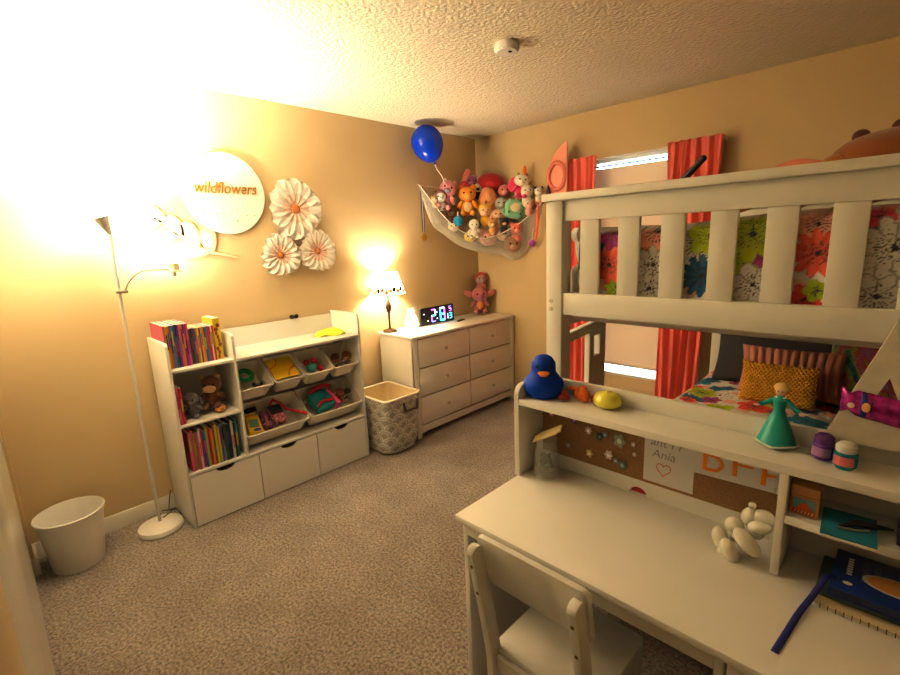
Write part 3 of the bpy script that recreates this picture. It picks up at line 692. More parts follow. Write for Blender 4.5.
# ------------------------------------------------------------------ balloon
t = thing('balloon', 'shiny blue balloon floating under the ceiling', 'balloon', (.20, -.80, 2.285))
BLU = mat('blue_latex', (.0, .05, .62), .18, spec=.4)
tilt_ = Matrix.Translation((.20, -.80, 2.285)) @ Matrix.Rotation(.45, 4, 'X')
b = NB(); pr = []
for k in range(19):
    a = PI * k / 18; rr = .125 * math.sin(a); z = .135 * math.cos(a)
    if z < 0: z *= 1.12; rr *= (1 - .10 * (k - 9) / 9)
    pr.append((rr, z))
lathe(b, pr, n=32); obj('latex', xform(b, tilt_), BLU, t)
b = NB(); lathe(b, [(.002, -.145), (.013, -.17), (.0, -.168)], n=12); obj('knot', xform(b, tilt_), BLU, t)
kx, ky, kz = tilt_ @ Vector((0, 0, -.155))
b = NB(); tube(b, [(kx, ky, kz), (kx - .005, ky + .03, kz - .05), (kx + .01, ky + .07, kz - .1), (kx, ky + .1, kz - .14), (.16, -.56, 1.98)], .004, 6); obj('ribbon', b, mat('pale_ribbon', (.8, .7, .55), .5), t)

# ------------------------------------------------------------------ toy hammock
hm = thing('toy_hammock', 'white mesh corner hammock full of plush toys', 'toy hammock', (.2, -.3, 1.5))
E_ = [(.012, -.735, 1.99), (.05, -.69, 1.905), (.113, -.607, 1.766), (.19, -.51, 1.637), (.271, -.409, 1.564), (.339, -.331, 1.534), (.42, -.25, 1.547), (.517, -.163, 1.601), (.618, -.082, 1.679), (.74, -.012, 1.80)]
B_ = [(.012, -.715, 1.90), (.025, -.629, 1.671), (.07, -.523, 1.574), (.12, -.40, 1.481), (.205, -.29, 1.423), (.291, -.21, 1.395), (.396, -.13, 1.375), (.49, -.075, 1.325), (.60, -.03, 1.40), (.74, -.01, 1.72)]
K_ = [(.01, -.73, 1.97), (.01, -.60, 1.85), (.01, -.48, 1.80), (.01, -.36, 1.80), (.01, -.2, 1.84), (.02, -.02, 1.95), (.2, -.01, 1.84), (.36, -.01, 1.80), (.55, -.01, 1.80), (.74, -.008, 1.79)]
def cr(P, s):
    x = s * (len(P) - 1); i = min(int(x), len(P) - 2); f_ = x - i
    p = [Vector(P[max(0, min(len(P) - 1, j))]) for j in (i - 1, i, i + 1, i + 2)]
    return .5 * ((2 * p[1]) + (-p[0] + p[2]) * f_ + (2 * p[0] - 5 * p[1] + 4 * p[2] - p[3]) * f_ ** 2 + (-p[0] + 3 * p[1] - 3 * p[2] + p[3]) * f_ ** 3)
def fn(s, v):
    e, bt, k = cr(E_, s), cr(B_, s), cr(K_, s)
    if v < .6:
        q = v / .6; m_ = (e + bt) / 2 + Vector((.06, -.06, -.02)) * math.sin(PI * s)
        p = (1 - q) ** 2 * e + 2 * q * (1 - q) * m_ + q * q * bt
    else:
        q = (v - .6) / .4; m_ = Vector((min(bt.x, k.x + .02), max(bt.y, k.y - .02), bt.z + .02)); p = (1 - q) ** 2 * bt + 2 * q * (1 - q) * m_ + q * q * k
    p = p + Vector((1, -1, 0)) * .004 * math.sin(s * 40 + v * 12) * math.sin(PI * s)
    p.x = max(.006, p.x); p.y = min(-.006, p.y)
    return p
nm = bpy.data.materials.new('hammock_net'); nm.use_nodes = True; nt = nm.node_tree
b_ = nt.nodes['Principled BSDF']; b_.inputs['Base Color'].default_value = (.85, .82, .76, 1); b_.inputs['Roughness'].default_value = .8
tr = nt.nodes.new('ShaderNodeBsdfTransparent'); mx = nt.nodes.new('ShaderNodeMixShader'); lw = nt.nodes.new('ShaderNodeLayerWeight'); lw.inputs['Blend'].default_value = .35
mr = nt.nodes.new('ShaderNodeMapRange'); mr.inputs['To Min'].default_value = .22; mr.inputs['To Max'].default_value = .9
nt.links.new(lw.outputs['Facing'], mr.inputs['Value']); nt.links.new(mr.outputs['Result'], mx.inputs['Fac']); nt.links.new(tr.outputs[0], mx.inputs[1]); nt.links.new(b_.outputs[0], mx.inputs[2]); nt.links.new(mx.outputs[0], nt.nodes['Material Output'].inputs['Surface'])
b = NB(); grid(b, 60, 30, fn); obj('net', b, nm, hm, sharp=80)
b = NB(); tube(b, [cr(E_, k / 60) for k in range(61)], .004, 8); obj('edge_cord', b, cmat((.85, .8, .7)), hm)
b = NB(); tube(b, [(.004, -.74, 2.0), (.02, -.70, 1.985), (.10, -.52, 1.965)], .0015, 6); obj('drawstring', b, cmat((.85, .8, .7)), hm)
for p in ((.008, -.738, 1.995), (.742, -.008, 1.802)): obj('wall_hook', el(p, .009), METAL, hm)
# medal hanging on the wall end of the hammock
t = thing('medal', 'gold medal on a striped ribbon hanging at the hammock corner', 'medal', (.008, -.705, 1.56))
b = NB(); box(b, .006, .009, -.725, -.717, 1.60, 1.99); box(b, .006, .009, -.703, -.695, 1.60, 1.99); obj('ribbon', b, cmat((.06, .05, .2)), t)
obj('ribbon_stripe', bx(.0065, .0095, -.717, -.703, 1.60, 1.99), cmat((.7, .65, .6)), t)
b = NB(); lathe(b, [(0, 0), (.030, 0), (.032, .003), (.026, .006), (0, .005)], (.008, -.71, 1.56), 28, M=Matrix.Rotation(PI / 2, 4, 'Y')); obj('disc', b, GOLD, t)

G = 'plush toys in the corner hammock'
def fg(n, l, pos, s, *a, **k): return figure(n, l, 'plush toy', pos, s, *a, group=G, **k)
fg('plush_panda', 'white plush with black eye patches in a mauve hood, at the medal end', (.085, -.562, 1.895), .05, (.6, .55, .52), (.8, .77, .72), ears='round', earc=(.03, .02, .02), muz=(.75, .72, .68), limb=(.2, .1, .12), hood=(.35, .12, .17), tiltx=.1, eye=(.01, .01, .01))
fg('plush_dragon', 'pink plush with cream horns behind the hooded plush', (.10, -.484, 1.965), .075, (.75, .28, .33), (.75, .30, .36), ears='point', earc=(.85, .7, .5), muz=(.28, .24, .32), limb=(.8, .4, .42), roll_=.3)
fg('plush_cat', 'small grey and white plush cat beside the orange plush', (.085, -.436, 1.865), .046, (.5, .47, .42), (.62, .62, .6), ears='point', earc=(.1, .1, .12), muz=(.8, .78, .74), parts='half')
fg('plush_tiger', 'orange plush with a cream belly in the middle of the hammock', (.19, -.34, 1.915), .078, (.85, .30, .03), (.88, .34, .04), ears='round', earc=(.8, .25, .02), belly=(.9, .75, .45), muz=(.9, .5, .12), limb=(.85, .38, .04), headr=(1.0, .9, .8))
b = NB(); tube(b, [(.088, -.262, 1.98), (.088, -.262, 2.03), (.098, -.245, 2.08), (.11, -.225, 2.13), (.114, -.22, 2.14)], [.03, .03, .033, .028, .012], 12)
t = thing('plush_bunny', 'coral pink plush with one long arm raised behind the orange plush', 'plush toy', (.088, -.262, 2.0), G); obj('arm', b, plush_mat((.85, .32, .26)), t); obj('body', el((.09, -.265, 1.99), .055), plush_mat((.7, .07, .12)), t)
fg('plush_monster', 'purple plush head peeking up beside the raised coral arm', (.13, -.215, 2.035), .055, (.35, .10, .27), ears='round', earc=(.5, .3, .35), muz=(.45, .2, .4), parts='half')
fg('plush_skunk', 'black and white plush face between the orange and tan plushes', (.20, -.21, 1.972), .042, (.03, .03, .03), (.75, .73, .7), ears='round', earc=(.03, .03, .03), muz=(.04, .04, .04), parts='half')
t = thing('plush_cushion', 'deep red furry cushion plush at the back of the hammock', 'plush toy', (.27, -.11, 2.02), G)
obj('body', el((.272, -.115, 2.015), (.125, .09, .085), (0, 0, PI / 4)), plush_mat((.42, .02, .03)), t); obj('face', el((.31, -.165, 2.0), (.05, .03, .035), (0, 0, PI / 4)), plush_mat((.6, .04, .04)), t)
fg('plush_bear', 'large tan plush bear lying back beside the orange plush', (.275, -.165, 1.93), .06, (.72, .32, .13), (.72, .32, .13), ears='round', limb=(.7, .33, .15), muz=(.75, .4, .2), headr=(1, .9, .8), tiltx=-.4)
t = thing('plush_pillow', 'big tan plush body filling the middle of the hammock', 'plush toy', (.29, -.18, 1.85), G); obj('body', el((.29, -.18, 1.85), (.085, .08, .12), (0, 0, PI / 4)), plush_mat((.74, .34, .15)), t); obj('patch', el((.335, -.225, 1.87), (.03, .02, .04), (0, 0, PI / 4)), plush_mat((.78, .45, .25)), t)
fg('plush_doll', 'blond haired plush doll in a yellow dress below the tan plush', (.325, -.262, 1.765), .055, (.85, .5, .05), (.85, .55, .36), ears='round', earc=(.85, .55, .08), hair=(.85, .55, .08), muz=(.85, .5, .35), parts='half')
fg('plush_rabbit', 'pale grey plush rabbit beside the mint square plush', (.395, -.13, 1.825), .055, (.6, .6, .58), (.6, .6, .57), ears='flop', muz=(.75, .74, .7), parts='half')
fg('plush_ball', 'round pink plush ball behind the mint plush', (.40, -.085, 1.935), .055, (.75, .28, .28), ears='none', muz=(.85, .5, .45), parts='head')
t = fg('plush_unicorn', 'white plush with an orange horn and hot pink body on top of the pile', (.60, -.10, 1.995), .06, (.80, .04, .18), (.85, .80, .72), ears='point', earc=(.25, .2, .08), muz=(.88, .8, .75), limb=(.8, .1, .25), headr=(1.1, .9, .9), roll_=.15)
obj('horn', el((.63, -.10, 2.075), (.016, .016, .04)), plush_mat((.85, .2, .03)), t)
obj('tail', el((.50, -.085, 1.975), (.045, .04, .065), (0, .3, 0)), plush_mat((.8, .05, .2)), t)
t = thing('plush_square', 'square mint green plush with a cream belly and small spikes', 'plush toy', (.525, -.11, 1.765), G)
b = box(NB(), -.085, .085, -.055, .055, -.082, .082, bev=.05, seg=5); Mm = Matrix.Translation((.53, -.115, 1.768)) @ Matrix.Rotation(FACE, 4, 'Z') @ Matrix.Rotation(.2, 4, 'Y')
obj('body', xform(b, Mm), plush_mat((.28, .62, .42)), t); obj('belly', xform(el((0, -.05, .01), (.045, .015, .04)), Mm), plush_mat((.82, .74, .5)), t)
for k in (-1, 1): obj('eye', xform(el((k * .05, -.057, -.035), .007, u=8, v=6), Mm), BLACK, t); obj('arm', xform(el((k * .085, -.01, -.03), (.02, .02, .03)), Mm), plush_mat((.25, .58, .4)), t)
for k in range(4): obj('spike', xform(lathe(NB(), [(0, .02), (.011, 0)], (-.045 + .03 * k, 0, .078), 8), Mm), plush_mat((.5, .08, .12)), t)
fg('plush_cow', 'white plush cow under the unicorn', (.645, -.09, 1.905), .055, (.82, .76, .68), (.85, .8, .72), ears='round', earc=(.6, .45, .38), muz=(.85, .6, .5), parts='half')
fg('plush_dog', 'small white plush dog with dark ears at the bunk end of the hammock', (.755, -.075, 1.895), .038, (.8, .76, .7), (.85, .82, .76), ears='round', earc=(.04, .04, .06), muz=(.8, .75, .7), parts='half')
fg('plush_piglet', 'small pink plush face beneath the white cow', (.655, -.075, 1.80), .042, (.75, .4, .38), (.8, .5, .45), ears='round', muz=(.85, .5, .45), parts='half')
t = thing('plush_berry', 'small bright blue round plush with a cream tail', 'plush toy', (.185, -.463, 1.687), G); obj('body', el((.187, -.465, 1.687), .043), plush_mat((.02, .38, .75)), t); obj('tail', el((.187, -.465, 1.745), (.008, .008, .025)), plush_mat((.85, .8, .6)), t)
fg('plush_dalmatian', 'white spotted plush dog hanging over the hammock edge', (.295, -.38, 1.652), .047, (.82, .78, .7), (.85, .82, .75), ears='flop', earc=(.1, .08, .07), muz=(.85, .8, .75), limb=(.8, .77, .7), tiltx=.2)
fg('plush_moose', 'dark brown plush tucked under the cat', (.115, -.452, 1.775), .05, (.12, .04, .02), ears='flop', muz=(.2, .08, .04), parts='half')
fg('plush_leopard', 'tan leopard plush at the middle of the hammock edge', (.395, -.25, 1.655), .042, (.65, .38, .15), (.7, .42, .18), ears='round', muz=(.85, .7, .5), parts='half')
fg('plush_penguin', 'black plush with a tan face beside the leopard plush', (.46, -.175, 1.66), .042, (.03, .025, .03), (.05, .04, .04), ears='round', muz=(.8, .6, .35), parts='half')
fg('plush_lamb', 'peach plush between the blond doll and the mint plush', (.41, -.195, 1.73), .05, (.8, .5, .35), (.82, .52, .38), ears='flop', parts='half', muz=(.85, .6, .45))
fg('plush_mouse', 'tiny tan plush at the medal end of the pile', (.07, -.625, 1.875), .03, (.7, .45, .3), ears='round', parts='half')
fg('plush_kitten', 'coral plush seen through the net at the bunk end', (.54, -.10, 1.60), .055, (.75, .22, .17), ears='round', parts='half', muz=(.8, .4, .3))
fg('plush_pig', 'pale pink plush at the bottom of the net', (.305, -.205, 1.535), .075, (.85, .5, .45), ears='round', parts='head', muz=(.85, .6, .5))
fg('plush_duck', 'yellow plush seen through the net', (.20, -.33, 1.55), .055, (.9, .75, .15), ears='none', parts='head', muz=(.85, .6, .1))
fg('plush_seal', 'blue grey plush in the lowest part of the net', (.225, -.265, 1.475), .04, (.25, .33, .4), ears='none', parts='head', muz=(.4, .45, .5))
fg('plush_owl', 'brown plush low in the net at the bunk end', (.50, -.105, 1.47), .075, (.35, .2, .13), ears='round', parts='head', muz=(.5, .35, .25))
fg('plush_sloth', 'beige plush behind the net in the middle', (.42, -.14, 1.56), .06, (.72, .55, .42), ears='round', parts='head', muz=(.8, .7, .6))
fg('plush_chick', 'cream plush behind the white net near the wall', (.105, -.44, 1.645), .05, (.85, .78, .62), ears='round', parts='head', muz=(.9, .8, .6))
t = thing('ribbon_bow', 'coral ribbon bow with long tails tied at the hammock end', 'ribbon', (.745, -.06, 1.815))
for k in (-1, 1): obj('loop', el((.745 + k * .017, -.07, 1.82), (.02, .008, .012), (0, k * .5, 0)), cmat((.9, .16, .1)), t)
b = NB(); tube(b, [(.745, -.07, 1.815), (.74, -.075, 1.65), (.72, -.07, 1.505)], [.009, .012, .009], 6); obj('tails', b, cmat((.9, .2, .15)), t)
t = thing('pompom', 'purple pompom hanging at the end of the hammock', 'pompom', (.68, -.07, 1.474)); obj('ball', el((.68, -.07, 1.474), .034), plush_mat((.45, .12, .5)), t)
b = NB(); tube(b, [(.68, -.07, 1.5), (.69, -.065, 1.6)], .002, 6); obj('string', b, cmat((.7, .5, .7)), t)

# pink felt wall hanging at the end of the curtain rod
t = thing('felt_cape', 'pink felt arch hanging at the end of the curtain rod', 'felt decoration', (.98, -.14, 2.05))
FELT = mat('pink_felt', (.88, .42, .34), .95, bump=.4, bscale=150); FEL2 = mat('pink_felt_dark', (.80, .28, .24), .95, bump=.4, bscale=150)
pl = [(1.055, 2.235), (1.05, 1.55), (.93, 1.55), (.925, 1.80), (.90, 1.86), (.885, 1.95), (.888, 2.04), (.912, 2.11), (.955, 2.17), (1.005, 2.21)]
obj('panel', prism(NB(), pl, 'y', -.135, -.128), FELT, t)
b = NB(); ring_ = []
for k in range(25):
    a = 2 * PI * k / 24; ring_.append((.965 + .075 * math.cos(a) , -.14, 1.985 + .10 * math.sin(a)))
tube(b, ring_, .018, 8); obj('loop_band', b, FEL2, t)
obj('side_roll', tube(NB(), [(1.05, -.135, 2.22), (1.055, -.135, 1.6)], .009, 8), FELT, t)
t = thing('gnome_hat', 'small dark purple cone hat behind the bunk post', 'toy hat', (.90, -.1, 1.85)); b = NB(); lathe(b, [(.03, -.05), (.018, .02), (0, .07), ], (.90, -.16, 1.86), 14); obj('cone', b, cmat((.12, .05, .1)), t); b = NB(); tube(b, [(.90 + .03 * math.cos(k * PI / 8), -.16 + .03 * math.sin(k * PI / 8), 1.81) for k in range(17)], .005, 6); obj('brim', b, cmat((.6, .4, .3)), t)

# ------------------------------------------------------------------ bunk bed
BX0, BX1, BY0, BY1 = 2.144, 3.56, -2.10, -.06
bed = thing('bunk_bed', 'white wooden bunk bed with slatted end panels', 'bunk bed', (2.85, -1.1, 0))
PT = .062
for x in (BX0, BX1 - PT):
    for y in (BY0, BY1 - PT):
        obj('post', bx(x, x + PT, y, y + PT, 0, 1.631, bev=.004), BEDW, bed)
def endpanel(y0, th, up=True, down=True):
    if up:
        obj('top_cap', bx(BX0 - .012, BX1 + .012, y0 - .012, y0 + PT + .004, 1.631, 1.656, bev=.004), BEDW, bed)
        obj('top_rail', bx(BX0 + PT, BX1 - PT, y0 + .01, y0 + .035, 1.565, 1.631, bev=.002), BEDW, bed)
        obj('lower_rail', bx(BX0 + PT, BX1 - PT, y0 + .006, y0 + .036, 1.25, 1.326, bev=.003), BEDW, bed)
        k = 0; x = 2.265
        while x < BX1 - PT - .05:
            obj('slat', bx(x, x + .0655, y0 + .014, y0 + .030, 1.326, 1.566, bev=.002), BEDW, bed); x += .1285
    if down:
        obj('low_top_rail', bx(BX0 + PT, BX1 - PT, y0 + .01, y0 + .035, .84, .90, bev=.003), BEDW, bed)
        obj('low_rail', bx(BX0 + PT, BX1 - PT, y0 + .006, y0 + .036, .28, .38, bev=.003), BEDW, bed)
        x = 2.265
        while x < BX1 - PT - .05:
            obj('slat', bx(x, x + .0655, y0 + .014, y0 + .030, .38, .84, bev=.002), BEDW, bed); x += .1285
endpanel(BY0, PT, True, False)
obj('low_rail', bx(BX0 + PT, BX1 - PT, BY0 + .006, BY0 + .036, .28, .44, bev=.003), BEDW, bed)
endpanel(BY1 - PT, PT)
for x in (BX0 + .015, BX1 - .04):
    for z0, z1 in ((.26, .40), (1.20, 1.31)):
        obj('side_rail', bx(x, x + .025, BY0 + PT, BY1 - PT, z0, z1, bev=.003), BEDW, bed)
# upper guard on the window side, starting past the ladder gap, with a rounded front end
gx = BX0 + .01
obj('guard_rail', prism(NB(), rrect(-1.95, BY1 - PT, 1.495, 1.545, .024, 6, (0, 1, 1, 0)), 'x', gx, gx + .022), BEDW, bed)
gp = [(-1.905, 1.31), (-1.86, 1.31), (-1.86, 1.50), (-1.925, 1.50), (-1.915, 1.45), (-1.89, 1.40), (-1.90, 1.36)]
obj('guard_stanchion', prism(NB(), gp, 'x', gx, gx + .02), BEDW, bed)
for yy in (-1.3, -.75): obj('guard_stanchion', bx(gx, gx + .02, yy, yy + .06, 1.31, 1.50, bev=.002), BEDW, bed)
for z in (1.27, 1.298):
    b = NB(); lathe(b, [(0, .003), (.007, .002), (.008, 0)], (BX0 + .02, BY0, z), 12, M=Matrix.Rotation(PI / 2, 4, 'X')); obj('bolt', b, METAL, bed)
# ladder: handrail and slotted upright on the window side
ld = obj('ladder_rail', prism(NB(), [(-2.04, 1.115), (-1.69, 1.140), (-1.665, 1.155), (-1.68, 1.175), (-1.70, 1.178), (-2.04, 1.15)], 'x', BX0 - .012, BX0 + .012, bev=.002), BEDW, bed)
up = bmesh.new(); bpoly = rrect(-1.80, -1.665, .02, 1.17, .02, 4, (1, 0, 0, 0))
# upright with a slot: outer minus inner as bridged rings
def slot_board(y0, y1, z0, z1, sy0, sy1, sz0, sz1, x0, x1):
    b = NB()
    box(b, x0, x1, y0, sy0, z0, z1, bev=.002); box(b, x0, x1, sy1, y1, z0, z1 - .0, bev=.002); box(b, x0, x1, sy0 - .002, sy1 + .002, sz1, z1, bev=.001); box(b, x0, x1, sy0 - .002, sy1 + .002, z0, sz0, bev=.001)
    return b
obj('ladder_upright', slot_board(-1.80, -1.665, .0, 1.165, -1.765, -1.715, 1.03, 1.115, BX0 - .012, BX0 + .012), BEDW, ld)
obj('ladder_upright', bx(BX0 - .012, BX0 + .012, -2.04, -2.0, 0, 1.14, bev=.002), BEDW, ld)
for z in (.3, .58, .86): obj('rung', bx(BX0 - .035, BX0 + .02, -2.02, -1.70, z - .012, z + .012, bev=.003), BEDW, ld)
up.free()

# mattresses and floral bedding (pattern stored as vertex colour)
PALB = [(.75, .73, .68)]
def flower_field(seed, U0, U1, V0, V1, extra=(), n=60, rmin=.04, rmax=.10):
    rnd = random.Random(seed); fs = list(extra)
    cols = [(.80, .22, .20), (.85, .35, .28), (.40, .55, .03), (.05, .16, .32), (.38, .06, .25), (.62, .62, .60), (.80, .10, .08), (.50, .65, .06), (.03, .25, .4)]
    for k in range(n):
        fs.append((rnd.uniform(U0, U1), rnd.uniform(V0, V1), rnd.uniform(rmin, rmax), rnd.choice(cols), rnd.randint(5, 11), rnd.random() * 6, rnd.random() < .3))
    return fs
def flower_col(fs, u_, v_):
    for (a, c, R_, col, n, ph, line) in fs:
        du, dv = u_ - a, v_ - c; d = math.hypot(du, dv)
        if d < R_:
            th = math.atan2(dv, du) + ph
            edge = R_ * (.68 + .32 * abs(math.cos(n * th / 2)))
            if d < edge:
                if d < .10 * R_: return (.06, .06, .09)
                spk = abs(math.sin(n * th * 1.5))
                if d < .5 * R_ and spk > .965: return (.07, .07, .11)
                if line:
                    return (.36, .36, .37) if (abs(d - edge) < .06 * R_ or abs(math.sin(n * th / 2)) > .985 or spk < .07) else (.76, .75, .73)
                if abs(d - edge) < .04 * R_: return tuple(x * .75 for x in col)
                k = .75 + .4 * d / R_
                return tuple(min(1, x * k + .03 * math.sin(th * 9)) for x in col)
    s = math.sin(u_ * 37) * math.sin(v_ * 41 + u_ * 13)
    if s > .35: return (.82, .48, .40)
    return (.78, .77, .74)
def paint(o, fs, mapf):
    me = o.data; ca = me.color_attributes.new('Col', 'FLOAT_COLOR', 'POINT')
    flat = []
    for v in me.vertices:
        u_, w_ = mapf(v.co); c = flower_col(fs, u_, w_); flat += [max(0, c[0]), max(0, c[1]), max(0, c[2]), 1]
    ca.data.foreach_set('color', flat)
FB = vcol_mat('floral_bedding')
def mattress(name, label, z0, z1, cat, nx=40, m=None):
    x0, x1, y0, y1 = BX0 + .045, BX1 - .045, BY0 + PT + .005, BY1 - PT - .005
    return tag(obj(name, bx(x0, x1, y0, y1, z0, z1, bev=.03, seg=3), mat('mattress_ticking', (.75, .72, .66), .9)), label, cat)
mattress('mattress', 'white mattress on the lower bunk under the floral bedding', .32, .54, 'mattress')
mattress('mattress', 'white mattress on the upper bunk under the floral comforter', 1.22, 1.42, 'mattress')
# upper comforter: top, plus end drop against the foot slats
ux0, ux1 = BX0 + .10, BX1 - .05
uy0, uy1 = BY0 + .042, BY1 - PT - .01
def upper(s, v):
    x = ux0 + (ux1 - ux0) * s
    y_end = uy0 + .006 * math.sin(x * 23) ; R_ = .05
    # profile: from bottom of the end drop, up, over, back
    L1 = .245; L2 = 1.6; d = v * (L1 + L2)
    zt = 1.545 + .012 * math.sin(x * 7) - .03 * math.exp(-((x - ux0) / .06) ** 2)
    if d < L1: return (x, y_end + .004 * math.sin(x * 40 + d * 20), zt - L1 + d - .02 * (1 - min(1, (L1 - d) / R_)))
    q = d - L1
    return (x, y_end + q * 1.0 + .0, zt - .02 + .02 * min(1, q / R_) + .012 * math.sin(q * 12 + x * 5) * min(1, q * 3))
b = NB(); NV = [k / 80 * .14 for k in range(80)] + [.14 + (1 - .14) * k / 30 for k in range(31)]
grid(b, 360, len(NV), lambda s, v: upper(s, NV[min(len(NV) - 1, int(round(v * (len(NV) - 1))))]))
o = tag(obj('comforter', b, FB, sharp=80), 'floral comforter on the upper bunk behind the slats', 'comforter')
ex = [(2.365, 1.52, .055, (.42, .06, .28), 7, 0, False), (2.355, 1.42, .065, (.80, .16, .12), 9, 1, False), (2.385, 1.35, .05, (.35, .5, .03), 5, 1, False),
      (2.49, 1.42, .06, (.6, .6, .6), 9, .5, True), (2.50, 1.52, .07, (.85, .42, .34), 6, .4, False), (2.485, 1.35, .05, (.7, .7, .68), 7, .5, True),
      (2.63, 1.39, .062, (.04, .14, .30), 12, 0, False), (2.645, 1.50, .062, (.45, .58, .04), 6, .3, False),
      (2.745, 1.50, .075, (.48, .6, .05), 8, .1, False), (2.755, 1.37, .06, (.62, .62, .6), 6, .2, True), (2.77, 1.44, .028, (.45, .08, .35), 9, .2, False),
      (2.885, 1.45, .06, (.82, .16, .12), 11, .6, False), (2.89, 1.36, .03, (.42, .55, .04), 5, .6, False), (2.865, 1.335, .04, (.8, .1, .08), 6, .2, False), (2.88, 1.52, .05, (.85, .45, .38), 6, .2, False),
      (3.02, 1.46, .075, (.62, .6, .58), 10, .6, True), (3.0, 1.35, .06, (.66, .64, .6), 7, .6, True), (2.99, 1.53, .03, (.75, .1, .2), 6, .2, False)]
paint(o, flower_field(3, ux0, ux1, 1.3, 3.4, ex, 110), lambda c: (c.x, c.z if c.y < uy0 + .02 else c.z + (c.y - uy0)))
# pink blanket lump seen over the foot rail
b = NB()
def fn(u_, v_):
    x = 2.50 + .9 * u_; y = -1.95 + .8 * v_
    return (x, y, 1.60 + .115 * math.sin(PI * min(1, u_ * 1.6)) ** .7 * math.sin(PI * v_) ** .5 + .01 * math.sin(x * 30 + y * 11))
grid(b, 40, 30, fn); o = tag(obj('throw_blanket', b, mat('pink_throw', (.80, .33, .24), .95, bump=.5, bscale=60), sharp=80), 'pink throw blanket bunched on the upper bunk', 'blanket')
s_ = o.modifiers.new('s', 'SOLIDIFY'); s_.thickness = .01
t = thing('flashlight', 'black stick leaning up on the upper bunk before the curtain', 'flashlight', (2.40, -1.6, 1.7))
b = NB(); tube(b, [(2.36, -1.60, 1.60), (2.40, -1.60, 1.69), (2.472, -1.60, 1.765)], [.006, .012, .011], 10); obj('barrel', b, BLACK, t); obj('tip', el((2.474, -1.60, 1.767), .012), BLACK, t)
# brown plush bear lying on upper bunk
t = thing('plush_bear', 'large brown plush bear lying on the upper bunk', 'plush toy', (2.95, -1.0, 1.78))
BR = plush_mat((.26, .09, .025))
b = NB(); ell(b, (3.0, -1.05, 1.77), (.23, .16, .088)); obj('body', b, BR, t)
hd = obj('head', el((2.88, -1.05, 1.765), (.11, .11, .07), (0, -.3, 0)), plush_mat((.30, .11, .03)), t)
for p in ((2.855, -1.04, 1.842), (2.965, -1.03, 1.862)): obj('ear', el(p, (.028, .018, .026)), plush_mat((.13, .045, .03)), hd)
obj('muzzle', el((2.80, -1.12, 1.745), (.05, .04, .035)), plush_mat((.4, .17, .04)), hd)
obj('bear_leg', el((3.2, -1.12, 1.69), (.1, .06, .06)), BR, t)

# lower bunk bedding
lx0, lx1 = BX0 - .008, BX1 - .05
ly0, ly1 = BY0 + PT + .01, BY1 - PT - .01
b = NB()
def lower(s, v):
    x = lx0 + (lx1 - lx0) * s; y = ly0 + (ly1 - ly0) * v
    e = min((x - lx0) / .06, (y - ly0) / .06, 1)
    z = .597 + .008 * math.sin(x * 9 + y * 4) + .005 * math.sin(x * 21) - .05 * (1 - max(0, e)) ** 2
    return (x, y, z)
grid(b, 260, 330, lower)
o = tag(obj('quilt', b, FB, sharp=80), 'floral quilt on the lower bunk', 'quilt')
paint(o, flower_field(9, lx0, lx1, ly0, ly1, [(2.25, -.62, .085, (.42, .55, .03), 5, .3, False), (2.19, -.55, .05, (.8, .2, .12), 5, .3, False), (2.23, -.36, .05, (.03, .14, .3), 5, .2, False), (2.3, -.5, .05, (.03, .2, .35), 5, .2, False), (2.4, -.95, .07, (.6, .05, .08), 6, .2, False)], 150, .04, .1), lambda c: (c.x, c.y))
b = NB()
grid(b, 60, 20, lambda s, v: (2.30 + .9 * s, -2.035 + .30 * v, .60 + .11 * math.sin(PI * v) ** .6 * math.sin(PI * min(1, max(0, s))) ** .25 + .006 * math.sin(s * 50)))
tag(obj('folded_blanket', b, mat('red_blanket', (.55, .06, .04), .95, bump=.4), sharp=80), 'red blanket bunched at the foot of the lower bunk', 'blanket')
# pillows
def pillow(name, label, c, w, h, th, m, tilt=-.3, yawp=0., mode=None, group=None, cat='pillow'):
    b = NB(); n1, n2 = 90, 40
    def P(u_, v_, sgn):
        a = u_ * 2 - 1; c_ = v_ * 2 - 1
        pin = 1 - .07 * (1 - a * a) ; pin2 = 1 - .07 * (1 - c_ * c_)
        x = a * w / 2 * pin2; z = c_ * h / 2 * pin
        y = sgn * th / 2 * ((1 - a ** 4) * (1 - c_ ** 4)) ** .45
        if mode == 'rib': y *= .70 + .42 * abs(math.sin(u_ * PI * 12)) ** .6
        return (x, y, z)
    grid(b, n1, n2, lambda u_, v_: P(u_, v_, -1)); grid(b, n1, n2, lambda u_, v_: P(u_, v_, 1))
    bmesh.ops.remove_doubles(b, verts=b.verts, dist=.0008)
    xform(b, Matrix.Translation(c) @ Matrix.Rotation(yawp, 4, 'Z') @ Matrix.Rotation(tilt, 4, 'X'))
    return tag(obj(name, b, m, sharp=80), label, cat, group)
pillow('pillow', 'dark charcoal pillow leaning on the lower bunk headboard', (2.54, -.27, .78), .66, .40, .14, cmat((.045, .045, .055), .9, bump=.2), -.25)
fur = mat('rainbow_fur', (.5, .2, .2), 1, bump=1, bscale=120, sheen=.5, bdist=.01)
nt = fur.node_tree; nn = nt.nodes.new('ShaderNodeTexNoise'); nn.inputs['Scale'].default_value = 7; nn.inputs['Detail'].default_value = 5; nn.inputs['Distortion'].default_value = .8
rp = nt.nodes.new('ShaderNodeValToRGB'); rp.color_ramp.elements[0].position = .32; rp.color_ramp.elements[0].color = (.015, .04, .12, 1)
for p_, c_ in ((.41, (.03, .17, .11)), (.47, (.24, .25, .06)), (.53, (.35, .06, .05)), (.6, (.30, .09, .18))): e = rp.color_ramp.elements.new(p_); e.color = (*c_, 1)
